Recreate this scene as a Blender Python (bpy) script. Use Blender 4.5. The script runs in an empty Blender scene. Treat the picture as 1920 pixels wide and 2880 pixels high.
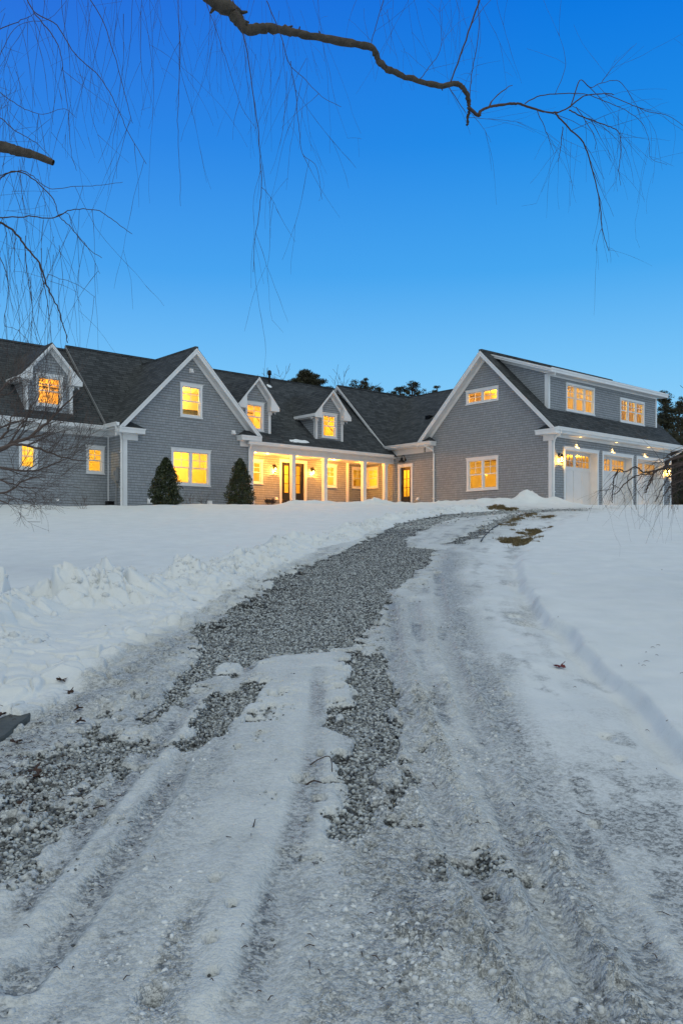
import bpy, math, random
import numpy as np
from mathutils import Vector, Matrix
random.seed(7); RNG = np.random.default_rng(11)
S = bpy.context.scene
COL = S.collection
# ---------------------------------------------------------------- camera model
F, CX, HY = 2455.0, 960.0, 1545.0         # measured from the vanishing points
EYE = 1.55
TH = math.radians(41.35)
D1 = (math.cos(TH), math.sin(TH)); D2 = (-math.sin(TH), math.cos(TH))
GX, GY = 8.41, 35.0                       # garage corner
BASE = 1.55                               # house base above eye level

cam = bpy.data.cameras.new('camera'); camo = bpy.data.objects.new('camera', cam); COL.objects.link(camo)
camo.location = (0, 0, EYE); camo.rotation_euler = (math.radians(90), 0, 0)
cam.sensor_fit = 'HORIZONTAL'; cam.sensor_width = 24; cam.lens = F/1920*24
cam.shift_y = (HY-1440)/1920; cam.clip_end = 3000
S.camera = camo
S.view_settings.view_transform = 'Standard'; S.view_settings.look = 'None'
S.view_settings.exposure = 0; S.view_settings.gamma = 1

def at(px, py, Y):                        # pixel + depth -> world
    return ((px-CX)/F*Y, Y, EYE+(HY-py)/F*Y)
def uv_at(X, Y):
    a, b = X-GX, Y-GY
    return a*D1[0]+b*D1[1], a*D2[0]+b*D2[1]
def U(px, v):
    t = (px-CX)/F
    return (t*(GY+D2[1]*v)-(GX+D2[0]*v))/(D1[0]-t*D1[1])
def V(px, u):
    t = (px-CX)/F
    return (t*(GY+D1[1]*u)-(GX+D1[0]*u))/(D2[0]-t*D2[1])
def ZH(py, u, v):
    return (HY-py)/F*(GY+D1[1]*u+D2[1]*v)

# ---------------------------------------------------------------- tagging
def tag(o, label=None, cat=None, group=None, kind=None):
    if label: o['label'] = label
    if cat: o['category'] = cat
    if group: o['group'] = group
    if kind: o['kind'] = kind
    return o
def empty(name, loc, rz=0):
    o = bpy.data.objects.new(name, None); COL.objects.link(o)
    o.location = loc; o.rotation_euler = (0, 0, rz); o.empty_display_size = .2
    return o
def link(name, me, mat, parent=None):
    o = bpy.data.objects.new(name, me); COL.objects.link(o)
    if mat: me.materials.append(mat)
    if parent: o.parent = parent
    return o

# ---------------------------------------------------------------- materials
def new_mat(name):
    m = bpy.data.materials.new(name); m.use_nodes = True
    nt = m.node_tree; nt.nodes.clear()
    out = nt.nodes.new('ShaderNodeOutputMaterial'); b = nt.nodes.new('ShaderNodeBsdfPrincipled')
    nt.links.new(b.outputs[0], out.inputs[0])
    return m, nt, b, out
class N:
    def __init__(s, nt): s.nt = nt
    def n(s, t, **k):
        nd = s.nt.nodes.new(t)
        for a, b in k.items():
            if a.startswith('i_'): nd.inputs[a[2:].replace('_', ' ')].default_value = b
            else: setattr(nd, a, b)
        return nd
    def l(s, a, b): s.nt.links.new(a, b)
    def math(s, op, a, b=0.0, c=None, clamp=False):
        nd = s.nt.nodes.new('ShaderNodeMath'); nd.operation = op; nd.use_clamp = clamp
        for i, x in enumerate((a, b, c)):
            if x is None: continue
            if isinstance(x, (int, float)): nd.inputs[i].default_value = x
            else: s.l(x, nd.inputs[i])
        return nd.outputs[0]
    def mix(s, f, a, b):
        nd = s.nt.nodes.new('ShaderNodeMix'); nd.data_type = 'RGBA'
        for i, x in ((0, f), (6, a), (7, b)):
            if isinstance(x, (int, float)): nd.inputs[i].default_value = x
            elif isinstance(x, tuple): nd.inputs[i].default_value = (*x, 1)
            else: s.l(x, nd.inputs[i])
        return nd.outputs[2]
    def noise(s, vec, scale, detail=3, rough=.55):
        nd = s.n('ShaderNodeTexNoise'); nd.inputs['Scale'].default_value = scale
        nd.inputs['Detail'].default_value = detail; nd.inputs['Roughness'].default_value = rough
        if vec is not None: s.l(vec, nd.inputs['Vector'])
        return nd.outputs[0]
    def ramp(s, f, stops):
        nd = s.n('ShaderNodeValToRGB'); s.l(f, nd.inputs[0]); e = nd.color_ramp.elements
        while len(e) < len(stops): e.new(.5)
        for i, (p, c) in enumerate(stops):
            e[i].position = p; e[i].color = (*c, 1) if isinstance(c, tuple) else (c, c, c, 1)
        return nd.outputs[0]
    def bump(s, h, strength, dist):
        nd = s.n('ShaderNodeBump'); nd.inputs['Strength'].default_value = strength
        nd.inputs['Distance'].default_value = dist; s.l(h, nd.inputs['Height']); return nd.outputs[0]

def plain(name, col, rough=.6, var=.12, scale=6, metal=0, bump=0):
    m, nt, b, out = new_mat(name); q = N(nt)
    tc = q.n('ShaderNodeTexCoord')
    nz = q.noise(tc.outputs['Object'], scale, 4)
    lo = tuple(c*(1-var) for c in col); hi = tuple(min(1, c*(1+var)) for c in col)
    q.l(q.ramp(nz, [(.3, lo), (.7, hi)]), b.inputs['Base Color'])
    b.inputs['Roughness'].default_value = rough; b.inputs['Metallic'].default_value = metal
    if bump:
        q.l(q.bump(q.noise(tc.outputs['Object'], scale*6, 4), .6, bump), b.inputs['Normal'])
    return m

def shingle_mat(name, c1, c2, joint, rowh, width, bumpd, gap, varsc=.5, rough=.8):
    m, nt, b, out = new_mat(name); q = N(nt)
    uv = q.n('ShaderNodeUVMap'); sp = q.n('ShaderNodeSeparateXYZ'); q.l(uv.outputs[0], sp.inputs[0])
    s, z = sp.outputs[0], sp.outputs[1]
    row = q.math('FLOOR', q.math('DIVIDE', z, rowh))
    wn = q.n('ShaderNodeTexWhiteNoise', noise_dimensions='1D'); q.l(row, wn.inputs['W'])
    s2 = q.math('ADD', s, q.math('MULTIPLY', wn.outputs[0], 7.3))
    cb = q.n('ShaderNodeCombineXYZ'); q.l(q.math('MULTIPLY', s2, 1.0), cb.inputs[0]); q.l(row, cb.inputs[1])
    wob = q.noise(cb.outputs[0], 3.1, 1)
    s3 = q.math('ADD', s2, q.math('MULTIPLY', wob, width*1.3))
    cellf = q.math('DIVIDE', s3, width)
    cell = q.math('FLOOR', cellf); fr = q.math('FRACT', cellf); zf = q.math('FRACT', q.math('DIVIDE', z, rowh))
    cc = q.n('ShaderNodeCombineXYZ'); q.l(cell, cc.inputs[0]); q.l(row, cc.inputs[1])
    w2 = q.n('ShaderNodeTexWhiteNoise', noise_dimensions='2D'); q.l(cc.outputs[0], w2.inputs['Vector'])
    g = q.math('LESS_THAN', fr, gap/width)
    u2 = q.n('ShaderNodeMapping'); u2.inputs['Scale'].default_value = (1, .25, 1); q.l(uv.outputs[0], u2.inputs['Vector'])
    big = q.noise(uv.outputs[0], varsc, 3); fine = q.noise(u2.outputs[0], 60, 3)
    f = q.math('ADD', q.math('MULTIPLY', w2.outputs[0], .55), q.math('ADD', q.math('MULTIPLY', big, .55), q.math('MULTIPLY', q.math('SUBTRACT', fine, .5), .5)), clamp=True)
    colr = q.mix(f, c1, c2)
    bl = q.math('LESS_THAN', zf, .16)
    dark = q.math('MAXIMUM', g, q.math('MULTIPLY', bl, .85))
    q.l(q.mix(dark, colr, joint), b.inputs['Base Color'])
    h = q.math('SUBTRACT', q.math('ADD', q.math('MULTIPLY', q.math('SUBTRACT', 1.0, zf), .7), q.math('MULTIPLY', w2.outputs[0], .35)), q.math('MULTIPLY', g, 1.0))
    q.l(q.bump(h, .8, bumpd), b.inputs['Normal'])
    b.inputs['Roughness'].default_value = rough
    b.inputs['Specular IOR Level'].default_value = .25
    return m

M = {}
ROW = .100
M['siding'] = shingle_mat('cedar_siding', (.216, .243, .272), (.308, .342, .378), (.11, .117, .127), ROW, .14, .006, .006)
M['roof'] = shingle_mat('asphalt_shingles', (.015, .019, .023), (.080, .090, .098), (.010, .011, .012), .145, .30, .012, .012, 5.0, .9)
M['trim'] = plain('white_trim', (.66, .69, .72), .45, .05, 3)
M['gutter'] = plain('gutter_white', (.70, .73, .76), .35, .04, 3)
M['soffit'] = plain('soffit_white', (.62, .64, .66), .6, .04, 2)
M['door_white'] = plain('garage_door_paint', (.60, .61, .63), .4, .04, 2)
M['black'] = plain('black_paint', (.012, .012, .014), .35, .2, 5)
M['bronze'] = plain('black_metal', (.01, .01, .01), .4, .2, 8, .6)
M['porch_floor'] = plain('porch_floor', (.28, .29, .30), .7, .15, 4)
M['interior'] = plain('interior_plaster', (.80, .70, .46), .8, .03, 1)
M['furn'] = plain('interior_furniture', (.36, .24, .12), .6, .2, 3)
M['concrete'] = plain('concrete', (.30, .30, .30), .9, .2, 6)
M['plastic'] = plain('white_plastic', (.75, .76, .78), .4, .03, 3)
M['greybox'] = plain('grey_metal_box', (.24, .25, .26), .5, .1, 6)
M['bark'] = plain('grey_bark', (.055, .047, .038), .9, .45, 22, 0, .012)
M['twig'] = plain('twig_bark', (.045, .026, .022), .7, .3, 8)
M['maple'] = plain('maple_bark', (.085, .062, .055), .8, .3, 10)
M['weep'] = plain('weeping_bark', (.05, .032, .026), .75, .35, 12)
M['litter'] = plain('brown_litter', (.045, .022, .014), .8, .4, 30)
M['dead_leaf'] = plain('dead_leaf', (.12, .018, .016), .7, .4, 30)
M['stone'] = plain('slate_stone', (.065, .072, .07), .75, .35, 9, 0, .01)
M['edging'] = plain('steel_edging', (.04, .045, .05), .6, .2, 9)

def glass_mat():
    m, nt, b, out = new_mat('window_glass'); nt.nodes.remove(b); q = N(nt)
    tr = q.n('ShaderNodeBsdfTransparent'); gl = q.n('ShaderNodeBsdfGlossy'); gl.inputs['Roughness'].default_value = .03
    fr = q.n('ShaderNodeFresnel'); fr.inputs['IOR'].default_value = 1.45
    mx = q.n('ShaderNodeMixShader'); q.l(fr.outputs[0], mx.inputs[0]); q.l(tr.outputs[0], mx.inputs[1]); q.l(gl.outputs[0], mx.inputs[2])
    q.l(mx.outputs[0], out.inputs[0]); return m
M['glass'] = glass_mat()
def emit_mat(name, col, st):
    m, nt, b, out = new_mat(name); b.inputs['Base Color'].default_value = (.8, .7, .5, 1)
    b.inputs['Emission Color'].default_value = (*col, 1); b.inputs['Emission Strength'].default_value = st; return m
M['bulb'] = emit_mat('lamp_bulb', (1, .66, .18), 22)
M['downlight'] = emit_mat('downlight_lens', (1, .62, .2), 3.5)
def leaf_mat(name, a, bcol, rough=.45):
    m, nt, b, out = new_mat(name); q = N(nt)
    at_ = q.n('ShaderNodeAttribute', attribute_name='rnd')
    q.l(q.ramp(at_.outputs['Fac'], [(0, a), (1, bcol)]), b.inputs['Base Color']); b.inputs['Roughness'].default_value = rough
    return m
M['holly'] = leaf_mat('holly_leaf', (.012, .022, .008), (.05, .065, .018), .35)
M['pine'] = leaf_mat('pine_needles', (.010, .016, .006), (.06, .052, .016), .7)
M['boxwood'] = leaf_mat('shrub_leaf', (.02, .015, .010), (.07, .045, .03), .6)
M['grass'] = leaf_mat('dormant_grass', (.055, .042, .018), (.23, .17, .075), .8)
M['pebble'] = leaf_mat('pebble_stone', (.022, .025, .028), (.52, .555, .56), .55)

# ---------------------------------------------------------------- noise
def _h(ix, iy, s):
    n = (ix.astype(np.int64)*374761393 + iy.astype(np.int64)*668265263 + s*1442695041) & 0xffffffff
    n = ((n ^ (n >> 13))*1274126177) & 0xffffffff
    return ((n ^ (n >> 16)) & 0xffff)/65535.0
def vn(x, y, s=0):
    x = np.asarray(x, float); y = np.asarray(y, float)
    ix = np.floor(x); iy = np.floor(y); fx = x-ix; fy = y-iy
    fx = fx*fx*fx*(fx*(fx*6-15)+10); fy = fy*fy*fy*(fy*(fy*6-15)+10)
    a = _h(ix, iy, s); b = _h(ix+1, iy, s); c = _h(ix, iy+1, s); d = _h(ix+1, iy+1, s)
    return (a*(1-fx)+b*fx)*(1-fy)+(c*(1-fx)+d*fx)*fy
def fbm(x, y, s=0, o=4, g=.5):
    t = 0; a = 1; w = 0
    for k in range(o):
        t = t+a*vn(x*2**k*1.03+k*17.1, y*2**k*.97+k*9.7, s+k); w += a; a *= g
    return t/w
def cells(x, y, s=0):                     # angular chunks: nearest-cell height with its own tilt
    ix = np.floor(x); iy = np.floor(y); b1 = np.full(np.shape(x), 9.); b2 = b1.copy(); h = np.zeros(np.shape(x))
    for dx in (-1, 0, 1):
        for dy in (-1, 0, 1):
            cx = ix+dx+_h(ix+dx, iy+dy, s); cy = iy+dy+_h(ix+dx, iy+dy, s+1); d = np.hypot(x-cx, y-cy)
            hh = _h(ix+dx, iy+dy, s+2)+(x-cx)*(_h(ix+dx, iy+dy, s+3)-.5)*1.6+(y-cy)*(_h(ix+dx, iy+dy, s+4)-.5)*1.6
            k = d < b1; b2 = np.where(k, b1, np.minimum(b2, d)); h = np.where(k, hh, h); b1 = np.where(k, d, b1)
    return h*np.clip((b2-b1)/.16, 0, 1)**.6
def sst(a, b, x):
    t = np.clip((x-a)/(b-a), 0, 1); return t*t*(3-2*t)

# ---------------------------------------------------------------- ground shape
def smin(a, b, k):
    h = np.clip(.5+.5*(b-a)/k, 0, 1); return b*(1-h)+a*h-k*h*(1-h)
def zbase(Y):                             # height above the eye
    return smin(-1.55+.0985*np.maximum(Y, -30.), 1.60, .28)
def gpix(px, py):                         # pixel -> point on the bare slope
    lo, hi = 1.2, 33.0
    for _ in range(50):
        m = (lo+hi)/2
        y = HY-F*float(zbase(m))/m
        if y > py: lo = m
        else: hi = m
    return ((px-CX)/F*lo, lo)
def gpoly(pts): return np.array([gpix(*p) for p in pts])
def dist_line(X, Y, P, param=False):
    best = np.full(X.shape, 1e9); par = np.zeros(X.shape)
    L = 0
    for i in range(len(P)-1):
        a = P[i]; d = P[i+1]-a; l2 = d@d; l = math.sqrt(l2)
        t = np.clip(((X-a[0])*d[0]+(Y-a[1])*d[1])/l2, 0, 1)
        q = np.hypot(X-a[0]-t*d[0], Y-a[1]-t*d[1])
        k = q < best; best = np.where(k, q, best); par = np.where(k, L+t*l, par); L += l
    return (best, par) if param else best
def sdf(X, Y, P):
    P = np.vstack([P, P[:1]]); d = dist_line(X, Y, P); ins = np.zeros(X.shape, bool)
    for i in range(len(P)-1):
        (x0, y0), (x1, y1) = P[i], P[i+1]
        if y0 == y1: continue
        c = ((y0 > Y) != (y1 > Y)) & (X < (x1-x0)*(Y-y0)/(y1-y0)+x0); ins ^= c
    return np.where(ins, -d, d)
# left and right borders of the ploughed drive, as functions of distance
LB = gpoly([(-1300, 2880), (-700, 2500), (-300, 2250), (0, 2070), (150, 1975), (300, 1880), (450, 1800), (600, 1712), (700, 1655), (800, 1598), (900, 1552), (1050, 1505), (1150, 1470), (1300, 1446), (1450, 1436)])
RB = gpoly([(2750, 2880), (2350, 2560), (2100, 2310), (1920, 2121), (1725, 1925), (1600, 1800), (1505, 1707), (1468, 1620), (1475, 1570), (1510, 1520), (1570, 1480), (1650, 1453), (1760, 1437)])
def edge(P, Y):
    return np.interp(Y, P[:, 1], P[:, 0])
GRAVEL = [gpoly(p) for p in [
 [(960,1557),(869,1594),(796,1625),(753,1674),(692,1717),(630,1741),(569,1778),(545,1851),(569,1888),(650,1870),(753,1862),(826,1845),(960,1836),(997,1833),(1040,1766),(1082,1711),(1113,1668),(1174,1637),(1205,1582),(1217,1552),(1144,1542),(1137,1521),(1205,1490),(1278,1460),(1437,1447),(1560,1441),(1640,1440),(1640,1433),(1500,1436),(1388,1439),(1303,1443),(1205,1455),(1107,1474),(1058,1508)],
 [(1235,1536),(1303,1511),(1352,1486),(1437,1450),(1475,1448),(1382,1490),(1352,1515),(1300,1533)],
 [(560,1880),(610,1905),(520,1975),(440,2040),(370,2090),(330,2120),(280,2180),(220,2250),(160,2330),(60,2420),(-20,2480),(-60,2430),(20,2330),(90,2260),(150,2180),(230,2110),(330,2050),(430,1985)],
 [(700,1935),(720,1960),(650,2050),(600,2110),(570,2095),(600,2030),(650,1965)],
 [(990,1840),(1050,1850),(1100,1960),(1115,2080),(1090,2200),(1110,2330),(1090,2390),(1000,2390),(950,2330),(945,2200),(985,2080),(1005,1950)],
 [(60,2170),(190,2110),(230,2120),(140,2200),(70,2230)],
 [(1345,2430),(1372,2425),(1380,2450),(1355,2465)],
]]
CREST = gpoly([(-260, 1880), (-100, 1770), (0, 1730), (150, 1715), (260, 1700), (420, 1672), (540, 1640), (700, 1590), (840, 1540), (930, 1515), (1050, 1480), (1140, 1459), (1290, 1440), (1400, 1432)])
DIRT = [(gpoly(p), w, a) for p, w, a in [
 ([(1270,1560),(1255,1625),(1285,1740),(1310,1833),(1401,2041),(1480,2164),(1600,2500),(1760,2880)], .20, .75),
 ([(1107,1686),(1113,1931),(1200,2200),(1320,2480),(1500,2880)], .16, .6),
 ([(1160,1700),(1175,1800)], .16, .5),
 ([(1040,2000),(1070,2300),(1080,2600),(1100,2880)], .22, .7),
 ([(800,2480),(900,2600),(960,2880)], .22, .5),
 ([(650,1745),(480,1840),(300,1960),(120,2060),(0,2180)], .20, .75),
 ([(0,2500),(260,2260),(450,2060),(600,1930)], .13, .5),
 ([(250,2880),(420,2500),(560,2220),(640,2060),(700,1900)], .13, .45),
 ([(1700,2880),(1560,2450),(1420,2150)], .25, .55),
]]
RUTS = [(gpoly(p), w, a) for p, w, a in [
 ([(1160,1690),(1180,1830),(1215,1950),(1330,2180),(1470,2440),(1700,2880)], .045, .02),
 ([(1100,1700),(1107,1790),(1113,1931),(1190,2170),(1254,2345),(1400,2600),(1560,2880)], .05, .03),
 ([(1230,1620),(1250,1800),(1330,2050),(1450,2350),(1660,2880)], .05, .028),
 ([(1300,1800),(1400,2000),(1520,2220),(1630,2400),(1900,2880)], .05, .022),
 ([(700,1880),(620,1990),(520,2150),(380,2400),(60,2800)], .05, .03),
 ([(560,1960),(420,2130),(200,2400),(0,2640)], .05, .025),
 ([(900,1900),(880,2200),(800,2500),(700,2880)], .06, .015),
]]
SMOOTH = gpoly([(760,1872),(960,1846),(992,1900),(975,2050),(940,2200),(930,2400),(760,2420),(735,2880),(540,2880),(590,2500),(640,2150),(720,1960)])
CHURN = gpoly([(1010,1850),(1110,1830),(1180,2000),(1290,2100),(1420,2300),(1560,2500),(1700,2900),(1000,2900),(1020,2600),(950,2420),(1090,2380),(1110,2200),(1090,2000)])
HOLES = [(gpix(*p), r, d) for p, r, d in [((425,2848),.035,.05),((605,2515),.022,.03),((595,2690),.022,.035),((598,2792),.02,.03),((652,2595),.02,.02),((1675,2342),.03,.035),((1705,2098),.04,.03),((1430,1972),.03,.03),((1745,2160),.03,.02),*[((x_, y_), .055, .028) for x_, y_ in ((560,1722),(592,1706),(612,1690),(655,1680),(640,1668),(700,1668),(730,1650),(545,1700),(690,1640),(760,1628),(800,1606),(250,1530),(500,1480),(530,1477),(105,1510),(130,1512),(1560,1640),(1850,1620),(1880,1640))],((1450,1745),.10,.03),((1480,1768),.10,.03)]]
FARBANK = [([(10.6,22.)],0,0)]
def wcoord(X, Y):
    l = edge(LB, Y); r = edge(RB, Y); return (X-l)/(r-l), l, r
CH = {}
def ground(X, Y, full=False):
    X = np.asarray(X, float); Y = np.asarray(Y, float)
    z = zbase(Y)
    w, l, r = wcoord(X, Y)
    far = sst(31, 29, Y)                  # 1 in the drive zone
    wob = (fbm(X*1.1, Y*1.1, 61, 3)-.5)*.5
    inn = np.minimum(X-l+wob, r-X+wob*.6)   # metres inside the drive
    drive = sst(-.06, .06, inn)*far*sst(.88, .72, w+(fbm(X*1.2, Y*.7, 63, 3)-.5)*.22+(fbm(X*7, Y*4, 64, 3)-.5)*.10)
    ew = np.interp(Y, [4, 10, 14, 22], [.07, .09, .2, .4]); rx = r+(fbm(Y*1.3, Y*0+3.3, 66, 2)-.5)*.25
    shelf = sst(-ew*.3, ew*.7, rx-X)*far
    g = np.full(X.shape, 9.)
    for P in GRAVEL: g = np.minimum(g, sdf(X, Y, P))
    gn = (fbm(X*3.1, Y*3.1, 21, 4)-.5)*.34 + (fbm((X-l)*6.5, Y*.8, 24, 3)-.5)*.34*sst(16, 8, Y) + (fbm(X*16, Y*16, 22, 2)-.5)*.10
    gravel = sst(.05, -.06, g+gn)*drive
    bare = sst(.40, .30, fbm(X*9, Y*9, 23, 3))*sst(.38, -.05, g)*.95
    gravel = np.maximum(gravel, bare*drive)
    # deep snow blanket with soft hollows
    snow = (.10*(1-shelf)+.03*shelf)*(1-drive)+.0*shelf
    right = sst(0, .5, X-r)
    soft = (fbm(X*.35, Y*.35, 2, 3)-.5)*.16*(1-drive)
    soft = soft+(fbm(X*2.2, Y*1.6, 3, 3)-.5)*.042*(1-drive)
    z = z+snow+soft*np.clip((Y-1)/5, 0, 1)
    z = z - .042*np.exp(-((X-rx+.10)/.085)**2)*far*sst(15, 10, Y)*sst(.30, .55, fbm(X*.8+3, Y*1.2, 9, 2)+.1)
    # ploughed bank
    d, par = dist_line(X, Y, CREST, True)
    fade = sst(2, 6, Y)*sst(31.5, 28, Y)
    prof = np.exp(-(d/np.interp(Y, [5, 9, 14, 28], [.55, .62, .38, .34]))**2)
    amp = np.interp(Y, [4, 8, 10.5, 13, 17, 24, 30], [.15, .25, .24, .15, .15, .14, .13])
    n1 = fbm(X*1.6, Y*1.6, 31, 2); n2 = 1-np.abs(2*fbm(X*2.6, Y*2.6, 37, 3)-1)*2.2
    n3 = 1-np.abs(2*vn(X*5.1+n1*1.5, Y*5.1, 41)-1)
    n4 = vn(X*9+3*n1, Y*9, 47); n5 = 1-np.abs(2*vn(X*4.1+n4*.6, Y*7.3, 49)-1)
    near = (Y > 3) & (Y < 33) & (d < 2.2)
    c1 = np.zeros(X.shape); c2 = c1.copy()
    if near.any():
        wx = X[near]+.25*(n1[near]-.5); wy = Y[near]; c1[near] = cells(wx*2.6, wy*2.3, 101); c2[near] = cells(wx*6.1, wy*5.2, 111)
    lump = np.clip(n1*1.2-.15, 0, 1)*.75+c1*.55*sst(.25, .6, n1)+c2*.24+(n4-.5)*.10
    z = z+prof*amp*lump*fade*1.25
    foot = np.exp(-((X-l-.1)/.75)**2)*fade*sst(0, .5, 1-drive+.35)
    z = z+foot*(c2*.05+(fbm(X*4.5, Y*4.5, 43, 3)-.5)*.09)*sst(19, 9, Y)
    for x0, y0, h, s in ((-3.12, 10.5, .20, .30), (-2.78, 10.35, .14, .13), (-2.1, 11.6, .12, .16), (-1.85, 11.4, .07, .12), (-.95, 17.3, .20, .28), (-.6, 17.6, .12, .2), (-4.1, 9.9, .08, .4), (.1, 20.3, .10, .3)):
        dd = np.maximum(np.abs(X-x0+(n4-.5)*.22+(Y-y0)*.3), np.abs(Y-y0+(n3-.5)*.25-(X-x0)*.4)*.8)
        z = z+h*sst(1.0, .45, dd/s/1.15)*(.45+.35*n4+.35*c2)
    # banks thrown against the house
    for P, h, s in HB:
        dd = dist_line(X, Y, P); z = z+h*np.exp(-(dd/s)**2)*(.35+1.1*fbm(X*1.1, Y*1.1, 51, 4)+.35*n3*n1)
    # slush
    sl = drive*(1-gravel)
    rough = (fbm(X*12, Y*12, 11, 3, .6)-.5)
    cn = fbm(X*1.3+w*6, Y*.55, 13, 3)
    churn = np.maximum(sst(.50, .66, cn)*.45, sst(.15, -.25, sdf(X, Y, CHURN)+(cn-.5)*1.2))
    thick = .035+.03*(fbm(X*2.2, Y*1.2, 15, 3)-.3)
    icy = sst(.50, .62, fbm((X-l)*2.0, Y*.5, 17, 3))
    z = z+sl*(thick+rough*(.004+.020*churn)*np.interp(Y, [2, 9, 20], [1, 1, .6]))
    mid = sst(.08, -.06, sdf(X, Y, SMOOTH)+(fbm(X*5, Y*3, 65, 3)-.5)*.22)
    z = z+mid*sl*.02
    band = np.zeros(X.shape)
    for P, ww, a in RUTS: band = np.maximum(band, sst(2.1, 1.1, dist_line(X, Y, P)/ww+.5*(fbm(X*3, Y*1.5, 68, 2)-.5)))
    churn = churn*(1-.85*band)
    bil = np.zeros(X.shape); bil2 = bil.copy(); nr_ = (sl > .02) & (Y < 16)
    if nr_.any():
        xx = X[nr_]+.03*(vn(X[nr_]*9, Y[nr_]*9, 85)-.5); yy = Y[nr_]; bil[nr_] = cells(xx*17, yy*17, 81); bil2[nr_] = cells(xx*36, yy*36, 87)
    bil = bil.clip(0, 1.2); bil2 = bil2.clip(0, 1.2); patch = sst(.38, .60, fbm(X*2.6, Y*2.2, 88, 3))
    z = z+sl*(1-.85*mid)*((bil*.027*(.25+.75*patch)+bil2*.013*sst(9, 5, Y))*(.10+.90*churn)+(vn(X*31, Y*31, 83)-.5)*.0035*(1+churn)*sst(9, 4, Y)+(fbm(X*4, Y*4, 84, 3)-.5)*.012)*np.interp(Y, [2, 8, 20], [1, 1, .5])
    track = np.zeros(X.shape); ridge = track.copy()
    for P, ww, a in RUTS:
        dd = dist_line(X, Y, P)
        z = z-a*.75*np.exp(-(dd/(ww*1.25))**4)*drive+a*.32*np.exp(-((dd-1.8*ww)/(ww*.5))**2)*drive*(.6+rough*2.5)
        track = np.maximum(track, np.exp(-(dd/(ww*.9))**4)); ridge = np.maximum(ridge, np.exp(-((dd-1.9*ww)/(ww*.6))**2))
    for (hx, hy), r_, dp in HOLES:
        z = z-dp*1.5*np.exp(-(((X-hx)/r_)**2+((Y-hy)/(r_*1.1))**2)**1.5)
    if not full: return z
    dirt_shade = np.zeros(X.shape); pits = dirt_shade.copy(); line = dirt_shade.copy()
    for (hx, hy), r_, dp in HOLES:
        if dp > .019 and r_ < .06: pits = np.maximum(pits, np.exp(-(((X-hx)/(r_*.55))**2+((Y-hy+.1*r_)/(r_*.8))**2)))
    sn = fbm((X-l)*5.5, Y*.8, 71, 4); bn = fbm(X*5, Y*5, 73, 4, .6)
    for P, ww, a in DIRT:
        dd = dist_line(X, Y, P); line = np.maximum(line, a*np.exp(-(dd/ww)**2)*sst(.12, .50, sn*.5+bn*.6))
    dirt_shade = np.maximum(dirt_shade, .55*sst(.46, .62, sn*.55+bn*.45))
    dirt_shade = dirt_shade*(1-.8*mid)+.62*track*(.55+.45*sst(.3, .6, fbm(X*3, Y*1.2, 161, 3)))+.08*band-.45*ridge+.42*sst(.50, .08, bil*.55+bil2*.45)*(1-mid)*(.10+.9*churn)*(.25+.75*(1-patch))  # low gaps between lumps coloured darker, rut ridges lighter
    near_shade = sst(6.2, 2.6, Y)*(.20+.24*sst(.45, .56, w))*(1-.4*mid)  # painted shade: slush colour dims toward the camera, more on the right
    dirt_shade = np.clip(dirt_shade+near_shade, 0, 1)*sst(-.25, .35, inn)*far
    clean = sst(.50, .62, fbm(X*2.3, Y*1.7, 151, 3)); dirt_shade = np.maximum(dirt_shade*(1-.6*clean), line*(1-.8*mid))
    gravel = np.maximum(gravel, pits)
    dirt_shade = np.maximum(dirt_shade, pits*1.0); CH['c'] = churn*(1-mid)
    return z, drive, gravel, dirt_shade
HB = []
def hb(pts, h, s):
    HB.append((np.array([( (px-CX)/F*Y, Y) for px, Y in pts]), h, s))
hb([(830, 32.6), (930, 33.6), (1010, 34.4), (1060, 35)], .16, .45)
hb([(1060, 35), (1110, 35.2), (1160, 34.8), (1250, 34.4), (1340, 33.8)], .20, .45)
hb([(1065, 34.3), (1095, 34.5)], .16, .45)
hb([(1360, 32.6), (1430, 32.4), (1480, 32.6), (1530, 32.6)], .22, .5)
hb([(1475, 33.0), (1520, 33.2), (1550, 33.4)], .26, .5)
hb([(1560, 33.3), (1610, 33.3)], .10, .4)

def np_mesh(name, verts, faces, mat, parent=None, attrs=None, smooth=False, uv=None):
    me = bpy.data.meshes.new(name); verts = np.asarray(verts, np.float32); faces = np.asarray(faces, np.int32)
    nf, k = faces.shape
    me.vertices.add(len(verts)); me.vertices.foreach_set('co', verts.ravel())
    me.loops.add(nf*k); me.loops.foreach_set('vertex_index', faces.ravel())
    me.polygons.add(nf); me.polygons.foreach_set('loop_start', np.arange(0, nf*k, k, dtype=np.int32))
    if smooth: me.polygons.foreach_set('use_smooth', np.ones(nf, bool))
    me.update(calc_edges=True)
    for a, v in (attrs or {}).items():
        at_ = me.attributes.new(a, 'FLOAT', 'POINT'); at_.data.foreach_set('value', np.asarray(v, np.float32))
    return link(name, me, mat, parent)

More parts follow.
